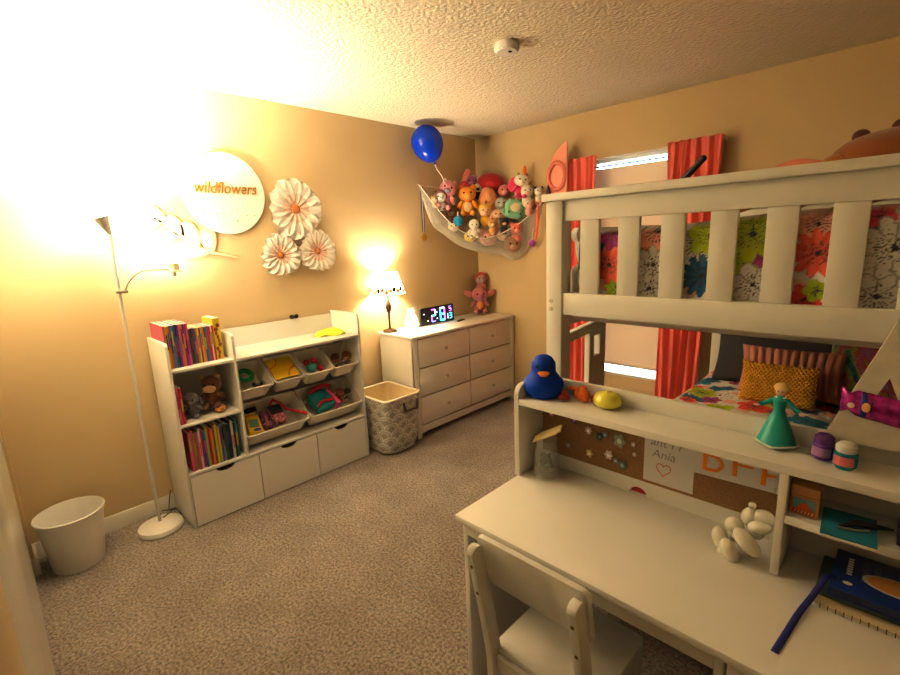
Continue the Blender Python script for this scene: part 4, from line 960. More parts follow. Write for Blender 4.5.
rp.color_ramp.elements[-1].position = .7; rp.color_ramp.elements[-1].color = (.05, .3, .4, 1)
tc = nt.nodes.new('ShaderNodeTexCoord'); nt.links.new(tc.outputs['Object'], nn.inputs['Vector']); nt.links.new(nn.outputs['Fac'], rp.inputs['Fac']); nt.links.new(rp.outputs['Color'], nt.nodes['Principled BSDF'].inputs['Base Color'])
pillow('pillow', 'fluffy rainbow tie-dye pillow behind the pink ribbed one', (3.05, -.36, .84), .56, .54, .18, fur, -.25)
pillow('pillow', 'dusty pink channel-tufted pillow between the charcoal and yellow ones', (2.635, -.48, .74), .47, .27, .13, cmat((.50, .24, .19), .9, bump=.2), -.28, .05, 'rib')
ym_ = mat('mustard_knit', (.80, .42, .03), .9)
nt = ym_.node_tree; tc = nt.nodes.new('ShaderNodeTexCoord'); bp = nt.nodes.new('ShaderNodeBump'); bp.inputs['Strength'].default_value = 1; bp.inputs['Distance'].default_value = .012
ws = []
for ang_ in (.7, -.7):
    mp = nt.nodes.new('ShaderNodeMapping'); mp.inputs['Rotation'].default_value = (0, ang_, 0); wv = nt.nodes.new('ShaderNodeTexWave'); wv.inputs['Scale'].default_value = 22; wv.bands_direction = 'X'
    nt.links.new(tc.outputs['Object'], mp.inputs['Vector']); nt.links.new(mp.outputs['Vector'], wv.inputs['Vector']); ws.append(wv)
mu = nt.nodes.new('ShaderNodeMath'); mu.operation = 'MAXIMUM'; nt.links.new(ws[0].outputs['Fac'], mu.inputs[0]); nt.links.new(ws[1].outputs['Fac'], mu.inputs[1])
rp = nt.nodes.new('ShaderNodeValToRGB'); rp.color_ramp.elements[0].color = (.60, .31, .03, 1); rp.color_ramp.elements[0].position = .2; rp.color_ramp.elements[1].color = (.85, .45, .03, 1); rp.color_ramp.elements[1].position = .7
nt.links.new(mu.outputs[0], bp.inputs['Height']); nt.links.new(bp.outputs['Normal'], nt.nodes['Principled BSDF'].inputs['Normal']); nt.links.new(mu.outputs[0], rp.inputs['Fac']); nt.links.new(rp.outputs['Color'], nt.nodes['Principled BSDF'].inputs['Base Color'])
pillow('pillow', 'mustard yellow knitted lumbar pillow at the front of the lower bunk pillows', (2.61, -.62, .705), .345, .225, .10, ym_, -.28, .05)

# ------------------------------------------------------------------ desk
TX0, TX1, TY0, TY1, TZ = 2.196, 3.45, -2.648, -2.198, .75
dk = thing('desk', 'white desk with a hutch standing at the foot of the bunk bed', 'desk', (2.8, -2.42, 0))
obj('desktop', bx(TX0, TX1, TY0, TY1, TZ - .02, TZ, bev=.004), WHITE, dk)
obj('side_panel', bx(TX0 + .008, TX0 + .026, TY0 + .025, TY1, 0, TZ - .02, bev=.002), WHITE, dk)
obj('front_rail', bx(TX0 + .026, 2.865, TY0 + .02, TY0 + .036, .685, TZ - .02, bev=.002), WHITE, dk)
obj('back_panel', bx(TX0 + .026, TX1 - .02, TY1 - .02, TY1 - .005, .40, TZ - .02), WHITE, dk)
obj('cabinet_side', bx(2.865, 2.883, TY0 + .02, TY1, 0, TZ - .02, bev=.002), WHITE, dk)
obj('cabinet_side', bx(TX1 - .026, TX1 - .008, TY0 + .02, TY1, 0, TZ - .02, bev=.002), WHITE, dk)
for z0, z1 in ((.06, .27), (.28, .49), (.50, .72)):
    d = obj('drawer', bx(2.888, TX1 - .03, TY0 + .015, TY0 + .035, z0, z1, bev=.004), WHITE, dk)
    b = NB(); lathe(b, [(0, .022), (.014, .02), (.008, .008), (.006, 0)], (3.16, TY0 + .015, (z0 + z1) / 2), 16, M=Matrix.Rotation(PI / 2, 4, 'X')); obj('knob', b, METAL, d)
HY0, HY1, HZ = -2.351, -2.214, 1.016
hp = [(HY0, .75), (HY0, 1.03)]
for k in range(6):
    a = PI - (PI / 2) * k / 5; hp.append((HY0 + .032 + .032 * math.cos(a), 1.028 + .032 * math.sin(a)))
hp += [(HY1 + .016, 1.062), (HY1 + .016, .75)]
obj('hutch_side', prism(NB(), hp, 'x', TX0 - .008, TX0 + .010, bev=.0015), WHITE, dk)
obj('hutch_shelf', bx(TX0 + .010, TX1, HY0, HY1, HZ - .020, HZ, bev=.0015), WHITE, dk)
obj('hutch_lip', bx(TX0 + .010, TX1, HY1, HY1 + .015, HZ - .02, 1.062, bev=.002), WHITE, dk)
# low back strip with a half-round cable notch
nc = 2.541
poly = [(TX0 + .010, .75), (nc - .026, .75)] + [(nc + .026 * math.cos(PI - PI * i / 10), .75 + .024 * math.sin(PI * i / 10)) for i in range(11)][1:-1] + [(nc + .026, .75), (2.905, .75), (2.905, .797), (TX0 + .010, .797)]
obj('hutch_back_strip', prism(NB(), poly, 'y', HY1, HY1 + .014), WHITE, dk)
CORK = mat('cork', (.31, .18, .09), .95, bump=.3, bscale=220, var=.16, vscale=220)
obj('cork_board', bx(TX0 + .010, 2.905, HY1 + .002, HY1 + .012, .797, HZ - .02), CORK, dk)
obj('hutch_divider', bx(2.898, 2.914, HY0 + .002, HY1, .75, HZ - .02, bev=.0015), WHITE, dk)
obj('hutch_back', bx(2.914, TX1, HY1 + .002, HY1 + .012, .75, HZ - .02), WHITE, dk)
obj('hutch_mid_shelf', bx(2.914, TX1, HY0 + .004, HY1, .880, .900, bev=.0015), WHITE, dk)
obj('hutch_side', bx(TX1 - .018, TX1, HY0, HY1 + .014, .75, 1.05, bev=.002), WHITE, dk)

# papers on the cork
PAP = mat('paper', (.74, .73, .74), .9)
def wpt(x, z, d=.0): return (x, HY1 - .0025 - d, z)
t = thing('note_paper', 'white note with pencil writing and a small heart pinned to the cork', 'paper', (2.62, HY1, .88))
obj('sheet', bx(2.554, 2.690, HY1 - .0005, HY1 + .0015, .806, .995), PAP, t)
b = text_bm('ant I r', .036, .0003, .2); xform(b, basis((2.615, HY1 - .001, .932), (1, 0, 0), (0, 0, 1))); obj('pencil_writing', b, cmat((.35, .33, .38)), t)
b = text_bm('Ania', .036, .0003, .2); xform(b, basis((2.608, HY1 - .001, .896), (1, 0, 0), (0, 0, 1))); obj('pencil_writing', b, cmat((.35, .33, .38)), t)
b = NB(); hp_ = []
for k in range(25):
    a = 2 * PI * k / 24; hp_.append((2.610 + .0013 * 16 * math.sin(a) ** 3 * .95, HY1 - .001, .853 + .0013 * (13 * math.cos(a) - 5 * math.cos(2 * a) - 2 * math.cos(3 * a) - math.cos(4 * a))))
tube(b, hp_, .0013, 5); obj('heart', b, cmat((.8, .25, .2)), t)
t = thing('note_paper', 'white paper strip with large orange letters on the cork', 'paper', (2.78, HY1, .9))
obj('sheet', prism(NB(), [(2.688, .874), (2.897, .879), (2.897, .996), (2.688, .996)], 'y', HY1 - .002, HY1 - .0008), PAP, t)
b = NB()
def stroke(pts, w=.0052):
    for (xa, za), (xb, zb) in zip(pts, pts[1:]):
        d_ = Vector((xb - xa, zb - za)).normalized(); n_ = Vector((-d_.y, d_.x)) * w
        prism(b, [(xa + n_.x, za + n_.y), (xb + n_.x, zb + n_.y), (xb - n_.x, zb - n_.y), (xa - n_.x, za - n_.y)], 'y', HY1 - .0042, HY1 - .0022)
stroke([(2.716, .892), (2.716, .985)]); stroke([(2.716, .985), (2.745, .978), (2.752, .965), (2.742, .945), (2.722, .938), (2.750, .930), (2.758, .912), (2.745, .896), (2.716, .893)], .004)
stroke([(2.786, .896), (2.784, .985)]); stroke([(2.784, .982), (2.82, .984)], .004); stroke([(2.786, .929), (2.826, .930)], .003)
stroke([(2.848, .893), (2.850, .985)]); stroke([(2.850, .980), (2.884, .982)], .004); stroke([(2.850, .920), (2.874, .923)], .003)
so = obj('orange_lettering', b, cmat((.85, .28, .02)), t)
b = NB(); tube(b, [wpt(2.878 + .006 * math.cos(a), .889 + .005 * math.sin(a)) for a in [k * PI / 6 for k in range(9)]], .0007, 5); obj('doodle', b, cmat((.4, .4, .42)), t)
# pins on the cork
pins = [((2.242, .935), .009, (.45, .25, .3), 'dusky pink round pin near the money jar'), ((2.328, .935), .014, (.2, .1, .25), 'dark purple scalloped pin under the hutch shelf'), ((2.378, .912), .012, (.62, .45, .45), 'pale pink round pin beside the dark green pin'), ((2.416, .902), .012, (.04, .14, .08), 'dark green pin in the middle of the cork'), ((2.434, .912), .009, (.3, .3, .35), 'small grey pin touching the dark green one'), ((2.480, .905), .02, (.35, .42, .3), 'large sage green pin near the note'), ((2.522, .906), .006, (.85, .82, .75), 'upper of two tiny white push pins'), ((2.527, .876), .006, (.85, .82, .75), 'lower of two tiny white push pins'), ((2.383, .836), .012, (.75, .65, .25), 'pale yellow pin low on the cork'), ((2.447, .850), .014, (.7, .55, .6), 'white and pink pin above the grey chain pins'), ((2.470, .838), .010, (.25, .27, .27), 'grey pin joined to the white and pink one'), ((2.492, .830), .014, (.18, .24, .22), 'dark teal pin lowest by the note'), ((2.308, .843), .012, (.38, .28, .22), 'brown speckled pin beside the money jar')]
for (p, r_, col, lab) in pins:
    n = random.choice((5, 6, 7)); b = NB()
    pts = [(p[0] + r_ * (1 + .18 * math.cos(n * a)) * math.cos(a) * .85, p[1] + r_ * (1 + .18 * math.cos(n * a)) * math.sin(a)) for a in [k * PI / 14 for k in range(28)]]
    t = thing('enamel_pin', lab, 'pin', (p[0], HY1, p[1]), 'enamel pins on the cork board')
    obj('badge', prism(b, pts, 'y', HY1 - .005, HY1 - .001), cmat(col, .3), t)
    obj('motif', el((p[0], HY1 - .005, p[1]), (r_ * .4, .002, r_ * .45)), cmat(tuple(min(1, c * 1.8 + .1) for c in col), .3), t)

# money jar
jx, jy = 2.272, -2.292
t = thing('glass_jar', 'clear glass jar of folded banknotes on the desk', 'jar', (jx, jy, TZ))
GL = mat('jar_glass', (.8, .83, .8), .05, alpha=.2, spec=.8)
b = NB(); lathe(b, [(0, .001), (.034, .001), (.04, .008), (.041, .02), (.041, .085), (.034, .105), (.033, .122), (.036, .124), (.036, .13), (.030, .13), (.029, .106), (.037, .085), (.037, .02), (.033, .006), (0, .005)], (jx, jy, TZ), 32); obj('glass', b, GL, t)
t2 = thing('banknotes', 'grey green folded banknotes and coins inside the glass jar', 'money', (jx, jy, TZ + .01))
random.seed(8)
for k in range(12):
    a = random.random() * 6; q = random.random() * .015
    obj('note', bx(jx - .016 + q * math.cos(a), jx + .016 + q * math.cos(a), jy + q * math.sin(a) - .003, jy + q * math.sin(a) + .003, TZ + .012 + .004 * k, TZ + .035 + .004 * k, rot=(random.uniform(-.7, .7), random.uniform(-.7, .7), a), bev=.001), cmat(random.choice([(.1, .13, .1), (.3, .35, .26), (.5, .52, .42), (.05, .06, .06)])), t2)
t = thing('wooden_sticks', 'flat pale wooden clip lying across the jar top', 'craft sticks', (jx, jy, TZ + .14))
for k, (dx, dz, c_) in enumerate(((0, 0, (.72, .56, .3)), (.012, .010, (.75, .6, .34)))):
    obj('stick', bx(jx - .045 + dx, jx + .055 + dx, jy - .03 + .004 * k, jy - .0 + .004 * k, TZ + .146 + dz + .0, TZ + .152 + dz, bev=.002, rot=(.5, -.55, .05)), cmat(c_), t)
# duck
t = thing('rubber_duck', 'blue rubber duck on the end of the desk hutch', 'rubber duck', (2.245, -2.275, HZ))
DB = mat('blue_rubber', (.0, .055, .50), .5, spec=.25)
Rm = Matrix.Translation((2.250, -2.276, HZ)) @ Matrix.Rotation(.6, 4, 'Z') @ Matrix.Scale(1.12, 4)
b = NB(); lathe(b, [(0, 0), (.035, .0), (.048, .012), (.053, .03), (.050, .048), (.040, .064), (.034, .074), (.034, .086), (.033, .100), (.024, .114), (.012, .121), (0, .123)], n=36)
for v in b.verts:
    if v.co.z < .07: v.co.y *= .95; v.co.x *= 1.04 if v.co.z > .01 else 1
obj('body', xform(b, Rm), DB, t, sharp=80)
obj('tail', xform(el((.02, .045, .05), (.014, .018, .012), (.5, 0, 0)), Rm), DB, t)
for k in (-1, 1): obj('wing', xform(el((k * .045, .004, .035), (.012, .028, .02)), Rm), DB, t); obj('eye', xform(el((k * .018, -.028, .094), (.004, .003, .005), u=10, v=8), Rm), BLACK, t)
b = NB(); ell(b, (0, -.038, .078), (.017, .016, .005)); obj('beak', xform(b, Rm), cmat((.62, .22, .04)), t); obj('beak', xform(el((0, -.036, .072), (.013, .012, .004)), Rm), cmat((.45, .14, .03)), t)
# octopus / crab
t = thing('balloon_crab', 'orange rubbery toy with stubby legs beside the blue duck', 'toy', (2.36, -2.24, HZ))
OR = mat('orange_rubber', (.9, .2, .02), .3)
for p, rr in (((2.372, -2.245, HZ + .020), (.020, .014, .020)), ((2.350, -2.24, HZ + .016), (.010, .01, .016)), ((2.385, -2.25, HZ + .010), (.010, .010, .010)), ((2.366, -2.235, HZ + .036), (.012, .01, .010)), ((2.335, -2.235, HZ + .030), (.024, .008, .007))): obj('segment', el(p, rr), OR, t)
t = thing('toy_block', 'dark red lump of a toy between the duck and the orange toy', 'toy', (2.32, -2.25, HZ)); obj('lump', el((2.325, -2.275, HZ + .011), (.018, .014, .011)), cmat((.4, .03, .02), .4), t); obj('bump', el((2.318, -2.265, HZ + .02), (.01, .01, .01)), cmat((.45, .05, .03), .4), t)
t = thing('magenta_block', 'small magenta block behind the orange toy', 'toy', (2.41, -2.23, HZ)); obj('block', bx(2.395, 2.425, -2.24, -2.222, HZ, HZ + .022, bev=.003), cmat((.45, .02, .12)), t)
t = thing('squishy_ball', 'translucent yellow squishy ball on the hutch shelf', 'squishy ball', (2.455, -2.245, HZ))
b = NB(); lathe(b, [(0, 0), (.025, .001), (.040, .012), (.042, .024), (.034, .040), (.015, .048), (0, .047)], (0, 0, 0), 40)
for v in b.verts:
    a = math.atan2(v.co.y, v.co.x); k = 1 + .035 * math.sin(a * 14) * (v.co.z / .048); v.co.x *= k; v.co.y *= k * .9
xform(b, Matrix.Translation((2.455, -2.252, HZ))); obj('ball', b, mat('yellow_gel', (.80, .75, .10), .2, coat=.3), t, sharp=80); obj('knot', el((2.455, -2.252, HZ + .047), .006), cmat((.8, .75, .2)), t)

# gown doll: a plain figurine in a teal dress
t = thing('doll_figurine', 'small fair-haired doll figurine in a long teal gown on the hutch shelf', 'figurine', (2.867, -2.262, HZ))
dx, dy_ = 2.869, -2.242
TG = mat('teal_gown', (.015, .34, .33), .4)
b = NB(); lathe(b, [(0, .004), (.038, .004), (.040, .006), (.028, .04), (.016, .072), (.011, .085), (.013, .10), (.015, .11), (.008, .118), (.005, .122)], (dx, dy_, HZ), 32)
obj('gown', b, TG, t)
b = NB(); tube(b, [(dx + .0405 * math.cos(k * PI / 16), dy_ + .0405 * math.sin(k * PI / 16), HZ + .006 + .004 * abs(math.sin(k * PI / 8))) for k in range(33)], .0022, 6); obj('hem', b, cmat((.75, .78, .7)), t)
b = NB(); lathe(b, [(0, 0), (.034, 0), (.030, .008), (0, .01)], (dx, dy_, HZ), 24); obj('petticoat', b, cmat((.6, .66, .62)), t)
SK = cmat((.75, .48, .33))
hd = obj('head', el((dx, dy_, HZ + .132), (.011, .011, .013)), SK, t)
obj('hair', el((dx, dy_ + .004, HZ + .138), (.015, .013, .012)), cmat((.75, .52, .18)), hd)
for k in (-1, 1):
    b = NB(); tube(b, [(dx + k * .012, dy_, HZ + .110), (dx + k * .026, dy_ - .004, HZ + .099), (dx + k * .038, dy_ - .008, HZ + .088 + (.006 if k < 0 else 0))], [.0055, .0055, .006], 8); a_ = obj('sleeve', b, TG, t)
    obj('hand', el((dx + k * .044, dy_ - .01, HZ + .085 + (.007 if k < 0 else 0)), (.006, .003, .003)), cmat((.78, .6, .48)), a_)
    obj('eye', el((dx + k * .004, dy_ - .0105, HZ + .132), .0014, u=8, v=6), BLACK, hd)
obj('collar', el((dx, dy_, HZ + .116), (.012, .009, .003)), cmat((.78, .78, .7)), t)

# candle-like jars
def slime(x, y, c1, c2, lab, lid):
    t = thing('slime_jar', lab, 'jar', (x, y, HZ), 'slime jars on the hutch')
    b = NB(); lathe(b, [(0, 0), (.015, 0), (.020, .006), (.021, .02), (.020, .034), (.016, .038), (0, .038)], (x, y, HZ), 24); obj('pot', b, cmat(c1, .15), t)
    b = NB(); lathe(b, [(0, .036), (.017, .036), (.019, .040), (.018, .050), (.012, .056), (0, .057)], (x, y, HZ), 24); obj('lid', b, cmat(lid, .2), t)
    b = NB(); 
    grid(b, 10, 3, lambda u_, v_: (x + .0214 * math.cos(-PI * .85 + u_ * PI * .6), y + .0214 * math.sin(-PI * .85 + u_ * PI * .6), HZ + .010 + .02 * v_)); obj('label', b, cmat(c2, .3), t)
slime(2.958, -2.262, (.13, .05, .28), (.35, .18, .4), 'purple slime jar with a purple lid on the hutch shelf', (.10, .03, .22))
slime(2.997, -2.286, (.01, .22, .3), (.55, .16, .2), 'teal slime jar with a white lid beside the purple one', (.62, .64, .62))
# letter A
t = thing('letter_sign', 'large white wooden letter A standing on the hutch', 'letter sign', (3.05, -2.24, HZ))
ax = 3.045
def la(z): return 2.938 + (z - HZ) * .345
ztop = 1.33; hw = .04
Lft = [(2.938, HZ), (la(ztop), ztop), (ax, ztop + .0), (ax, 1.20), (2.938 + .058, HZ)]
outl = [(2.938, HZ), (la(ztop), ztop), (2 * ax - la(ztop), ztop), (2 * ax - 2.938, HZ), (2 * ax - 2.994, HZ), (2 * ax - 3.006, 1.058), (3.006, 1.058), (2.994, HZ)]
# body as pieces around the hole
b = NB()
y0_, y1_ = -2.243, -2.222
prism(b, [(2.938, HZ), (la(ztop), ztop), (ax + .001, ztop), (ax + .001, 1.212), (3.019, 1.142), (2.994 + .012, 1.058), (2.994, HZ)], 'y', y0_, y1_)
prism(b, [(2 * ax - p[0], p[1]) for p in [(2.938, HZ), (la(ztop), ztop), (ax + .001, ztop), (ax + .001, 1.212), (3.019, 1.142), (2.994 + .012, 1.058), (2.994, HZ)]][::-1], 'y', y0_ - .0004, y1_ + .0004)
prism(b, [(3.006, 1.058), (3.019, 1.142), (2 * ax - 3.019, 1.142), (2 * ax - 3.006, 1.058)], 'y', y0_ + .0005, y1_ - .0005)
obj('letter', b, mat('distressed_white_wood', (.62, .59, .50), .7, bump=.5, bscale=50, var=.08, vscale=20), t)
# candy bag
t = thing('candy_bag', 'shiny purple and pink candy bag leaning on the white letter', 'snack bag', (3.04, -2.255, 1.07))
PF = mat('purple_foil', (.42, .03, .30), .2, metal=.3, var=.6, vscale=60); NF = mat('navy_foil', (.03, .04, .22), .25)
def foil(x0, x1, m, nm, par, bulge=.014):
    b = NB()
    def fn(u_, v_):
        x = x0 + (x1 - x0) * u_; tt = (x - 2.975) / .2
        zc = 1.152 - .15 * (x - 2.975); h = .028 if tt > .12 else .018 + .01 * math.cos((tt / .12) * PI) ** 2
        z = zc - h + 2 * h * v_
        return (x, -2.247 - bulge * math.sin(PI * v_) ** .6 * min(1, max(.15, tt * 5)) + .0015 * math.sin(x * 300), z)
    grid(b, 16, 12, fn); o = obj(nm, b, m, par, sharp=80); q = o.modifiers.new('s', 'SOLIDIFY'); q.thickness = .001; return o
foil(2.975, 3.175, PF, 'wrapper', t)
foil(3.008, 3.026, NF, 'navy_panel', t, .016)
obj('emblem', el((3.017, -2.266, 1.147), (.007, .001, .010)), cmat((.85, .5, .2)), t)
obj('flower_print', el((2.993, -2.262, 1.146), (.006, .001, .006)), cmat((.8, .7, .6)), t)

# things in the hutch cubbies
t = thing('wooden_box', 'small wooden box with painted red and blue scenes in the hutch', 'box', (2.942, -2.30, .90))
obj('case', bx(2.918, 2.968, -2.325, -2.27, .9, .945, bev=.001), cmat((.62, .33, .13)), t)
obj('lid', bx(2.918, 2.968, -2.325, -2.27, .946, .972, bev=.001, rot=(.15, 0, 0)), cmat((.6, .32, .13)), t)
obj('painted_panel', bx(2.923, 2.963, -2.3262, -2.325, .905, .940), cmat((.2, .38, .42)), t)
b = NB(); prism(b, [(2.928, .916), (2.943, .934), (2.958, .916)], 'y', -2.3275, -2.326); prism(b, [(2.923, .905), (2.963, .905), (2.963, .916), (2.923, .916)], 'y', -2.3273, -2.326); obj('painted_hills', b, cmat((.6, .10, .03)), t)
b = NB()
for k in range(6): prism(b, [(2.926 + .006 * k, .907), (2.929 + .006 * k, .907), (2.931 + .006 * k, .913), (2.928 + .006 * k, .913)], 'y', -2.3285, -2.327)
obj('painted_dashes', b, cmat((.75, .55, .25)), t)
t = thing('note_book', 'teal notebook overhanging the middle shelf of the hutch', 'notebook', (3.02, -2.32, .9))
for nm, z0, z1, m_ in (('pages', .9015, .9075, PAGES), ('cover', .9075, .910, cmat((.02, .20, .30)))): obj(nm, bx(2.975, 3.062, -2.385, -2.27, z0, z1, rot=(0, 0, .06)), m_, t)
t = thing('hair_clip', 'black hair clip lying on the teal notebook', 'hair clip', (3.03, -2.32, .911)); b = NB(); tube(b, [(3.005, -2.345, .914), (3.03, -2.325, .920), (3.055, -2.31, .916), (3.085, -2.30, .915)], [.003, .007, .006, .002], 8); obj('jaw', b, BLACK, t); b = NB(); tube(b, [(3.002, -2.35, .913), (3.03, -2.345, .914), (3.05, -2.33, .914)], .0022, 6); obj('spring_arm', b, METAL, t)
t = thing('box_stack', 'dark box at the far end of the hutch middle shelf', 'box', (3.15, -2.28, .9)); obj('carton', bx(3.09, 3.22, -2.33, -2.25, .9, .925, bev=.002), cmat((.03, .025, .03)), t); obj('lid', bx(3.09, 3.22, -2.33, -2.25, .925, .929, bev=.001), cmat((.05, .04, .05)), t)
# big blue book, notebooks and ribbon
t = thing('large_book', 'large dark blue book with an oval picture lying on the desk', 'book', (3.08, -2.31, TZ))
Rb = Matrix.Translation((3.155, -2.308, TZ + .017)) @ Matrix.Rotation(.0, 4, 'Z')
obj('pages', xform(box(NB(), -.149, .148, -.073, .077, .012, .027), Rb), cmat((.02, .03, .09), .6), t)
cvr = obj('cover', xform(box(NB(), -.152, .150, -.076, .080, .027, .030, bev=.001), Rb), cmat((.008, .03, .16), .35), t)
obj('back_cover', xform(box(NB(), -.152, .150, -.076, .080, .0095, .012), Rb), cmat((.008, .03, .16), .35), t)
for r0, c_, zz in ((1, (.5, .5, .45), .0302), (.86, (.55, .28, .08), .0306)):
    b = NB(); lathe(b, [(0, .0006), (1, .0006), (1, 0)], (0, 0, 0), 32); bmesh.ops.scale(b, vec=(.055 * r0, .030 * r0, 1), verts=b.verts); obj('oval_picture', xform(b, Rb @ Matrix.Translation((-.05, -.005, zz))), cmat(c_), cvr)
b = NB()
for k in range(7): box(b, -.130, -.121, -.012 + .010 * k, -.005 + .010 * k, .030, .0304)
obj('cover_lettering', xform(b, Rb), cmat((.6, .6, .55)), cvr)
b = NB()
for k in range(2):
    for q in range(5): box(b, -.106 + .018 * k, -.095 + .018 * k, -.02 + .016 * q, -.008 + .016 * q, .030, .0303)
obj('cover_lettering', xform(b, Rb), cmat((.10, .13, .2)), cvr)
obj('emblem', xform(el((-.125, -.045, .0305), (.008, .006, .0006)), Rb), cmat((.7, .6, .45)), cvr)
t = thing('spiral_notebook', 'pale spiral notebook under the big blue book', 'notebook', (3.1, -2.33, TZ)); obj('pages', bx(2.985, 3.30, -2.398, -2.25, TZ + .0005, TZ + .006), PAGES, t); obj('cover', bx(2.985, 3.30, -2.400, -2.25, TZ + .006, TZ + .0085), cmat((.62, .52, .33)), t)
b = NB()
for k in range(24): tube(b, [(2.995 + .0125 * k, -2.402, TZ + .002), (2.995 + .0125 * k, -2.405, TZ + .006), (2.995 + .0125 * k, -2.398, TZ + .0095)], .001, 5)
obj('spiral', b, cmat((.1, .1, .1)), t)
t = thing('green_folder', 'dark green folder showing at the spine side under the big blue book', 'folder', (2.99, -2.25, TZ)); obj('cover', bx(2.982, 3.28, -2.372, -2.238, TZ + .0095, TZ + .0255, bev=.001), cmat((.05, .08, .075)), t); obj('band', bx(2.9815, 2.983, -2.36, -2.25, TZ + .013, TZ + .022), cmat((.06, .2, .2)), t)
b = NB(); rp_ = [(3.01, -2.345, TZ + .0485), (2.997, -2.355, TZ + .046), (2.980, -2.40, TZ + .016), (2.968, -2.45, TZ + .006), (2.960, -2.51, TZ + .003), (2.951, -2.585, TZ + .002)]
def rb(s, v):
    p = cr(rp_, s); q = cr(rp_, min(1, s + .02)) - cr(rp_, max(0, s - .02)); n_ = Vector((q.y, -q.x, 0)).normalized(); return p + n_ * (v - .5) * .012
grid(b, 40, 3, rb); o = tag(obj('bookmark_ribbon', b, cmat((.01, .015, .16), .5), sharp=80), 'navy ribbon bookmark trailing over the desk from the book', 'ribbon'); q = o.modifiers.new('s', 'SOLIDIFY'); q.thickness = .001

# balloon dog
t = thing('balloon_dog', 'white twisted balloon dog on the desk beside the hutch divider', 'balloon animal', (2.84, -2.32, TZ))
WB = mat('white_latex', (.78, .77, .68), .25, coat=.3)
for p, rr, ro in (((2.792, -2.335, TZ + .030), (.015, .015, .024), (0, -.2, 0)), ((2.818, -2.355, TZ + .020), (.015, .015, .024), (0, -.5, 0)), ((2.800, -2.350, TZ + .010), (.008, .008, .008), None),
                  ((2.815, -2.315, TZ + .060), (.017, .015, .017), None), ((2.832, -2.325, TZ + .045), (.012, .012, .02), (0, .8, 0)), ((2.850, -2.350, TZ + .050), (.016, .014, .030), (0, -.8, 0)), ((2.858, -2.31, TZ + .065), (.014, .014, .020), (0, -.4, 0)),
                  ((2.845, -2.315, TZ + .092), (.015, .014, .020), (0, .3, 0)), ((2.872, -2.315, TZ + .098), (.020, .014, .016), None), ((2.868, -2.33, TZ + .082), (.020, .014, .013), (0, -.3, 0)), ((2.848, -2.315, TZ + .118), (.007, .007, .007), None)):
    obj('balloon_bubble', el((p[0], p[1], TZ + (p[2] - TZ) * 1.12), tuple(1.22 * q for q in rr), ro), WB, t)
tag(obj('marker_dot', bx(2.765, 2.778, -2.28, -2.275, TZ + .0003, TZ + .0008), cmat((.05, .45, .35))), 'tiny green marker dash on the white desktop', 'mark')

# ------------------------------------------------------------------ chair
ch = thing('desk_chair', 'white wooden child chair tucked under the desk', 'chair', (2.50, -2.55, 0))
CH = mat('chair_paint', (.78, .775, .74), .4)
cx0, cx1 = 2.360, 2.655; ysb = -2.70; ysf = -2.40; SZ = .455
obj('seat', prism(NB(), rrect(cx0 + .002, cx1 - .002, ysb + .012, ysf, .02, 4, (1, 1, 0, 0)), 'z', SZ - .018, SZ, bev=.003), CH, ch)
def post(x):
    pts = [(ysb + .02, 0), (ysb + .012, .25), (ysb + .005, .44), (ysb - .025, .62), (ysb - .058, .775)]
    w = .020
    L_ = [(p[0] - w, p[1]) for p in pts]; R__ = [(p[0] + w * .9, p[1]) for p in pts]
    top = [(pts[-1][0] - w * math.cos(a) , pts[-1][1] + w * math.sin(a) * .9) for a in [PI * k / 6 for k in range(1, 6)]]
    return prism(NB(), L_ + top + R__[::-1], 'x', x, x + .022, bev=.002)
for x in (cx0, cx1 - .022):
    lg = obj('rear_leg', post(x), CH, ch)
    for z, yy in ((.74, ysb - .071), (.655, ysb - .053)):
        b = NB(); lathe(b, [(0, .001), (.004, .001), (.0045, 0)], (x + .011, yy, z), 10, M=Matrix.Rotation(PI / 2 , 4, 'X')); obj('screw', b, cmat((.2, .12, .06)), lg)
for x in (cx0 + .005, cx1 - .030): obj('front_leg', bx(x, x + .025, ysf - .045, ysf - .01, 0, SZ - .018, bev=.002), CH, ch)
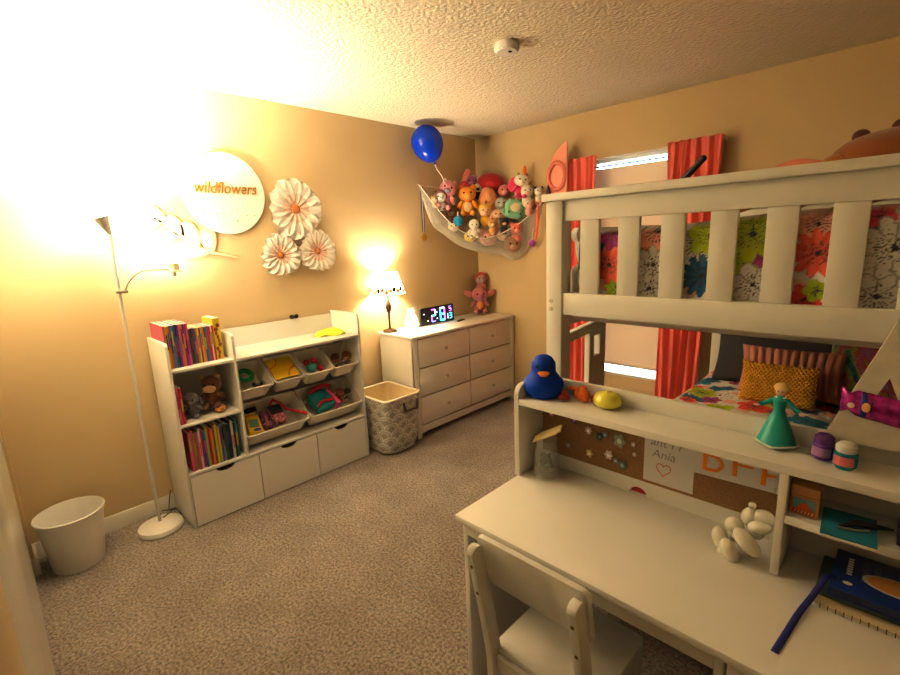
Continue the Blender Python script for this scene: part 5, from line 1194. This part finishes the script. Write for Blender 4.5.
# back board, in front of the posts, leaning with them
b = prism(NB(), rrect(cx0 - .002, cx1 + .004, -.072, .072, .018, 5, (1, 1, 1, 1)), 'y', -.007, .007, bev=.002)
xform(b, Matrix.Translation(((0, ysb - .018, .735))) @ Matrix.Rotation(.20, 4, 'X')); obj('back_rest', b, CH, ch)
obj('apron', bx(cx0 + .022, cx1 - .022, ysb + .0, ysb + .018, SZ - .085, SZ - .018, bev=.002), CH, ch)
for x in (cx0 + .002, cx1 - .020): obj('apron', bx(x, x + .018, ysb + .02, ysf - .04, SZ - .075, SZ - .018, bev=.002), CH, ch)
obj('apron', bx(cx0 + .028, cx1 - .028, ysf - .03, ysf - .014, SZ - .075, SZ - .018, bev=.002), CH, ch)
for x in (cx0 + .008, cx1 - .026): obj('stretcher', bx(x, x + .016, ysb + .02, ysf - .03, .14, .165, bev=.002), CH, ch)
obj('stretcher', bx(cx0 + .02, cx1 - .02, -2.56, -2.545, .145, .165, bev=.002), CH, ch)

# ------------------------------------------------------------------ lights
def light(name, typ, loc, e, col, size=.05, **k):
    l = bpy.data.lights.new(name, typ); l.energy = e; l.color = col
    if typ == 'POINT': l.shadow_soft_size = size
    for a, c in k.items(): setattr(l, a, c)
    o = bpy.data.objects.new(name, l); COL.objects.link(o); o.location = loc; return o
WARM = (1., .86, .64)
light('uplight', 'POINT', (FX + .0, FY - .005, 1.735), 20, WARM, .03)
light('uplight_beam', 'SPOT', (FX + .0, FY - .005, 1.73), 300, WARM, spot_size=math.radians(166), spot_blend=.8, shadow_soft_size=.03).rotation_euler = (PI, 0, 0)
light('reading_light', 'POINT', (hx + .0, hy + .02, hz + .045), 8, WARM, .015)
light('lamp_light', 'POINT', (LX, LY, DZ + .40), 30, WARM, .03)
l = light('hall_fill', 'AREA', (3.1, -4.5, 2.3), 1.0, (1, .80, .52), shape='RECTANGLE', size_y=.5); l.data.size = .7; l.rotation_euler = (math.radians(25), 0, 0)  # added dim fill from the doorway side, no real lamp there
w = bpy.data.worlds.new('world'); scn.world = w; w.use_nodes = True
w.node_tree.nodes['Background'].inputs[0].default_value = (1, .82, .6, 1); w.node_tree.nodes['Background'].inputs[1].default_value = .02
scn.view_settings.view_transform = 'Standard'; scn.view_settings.look = 'None'; scn.view_settings.exposure = 0.30; scn.view_settings.gamma = 0.82
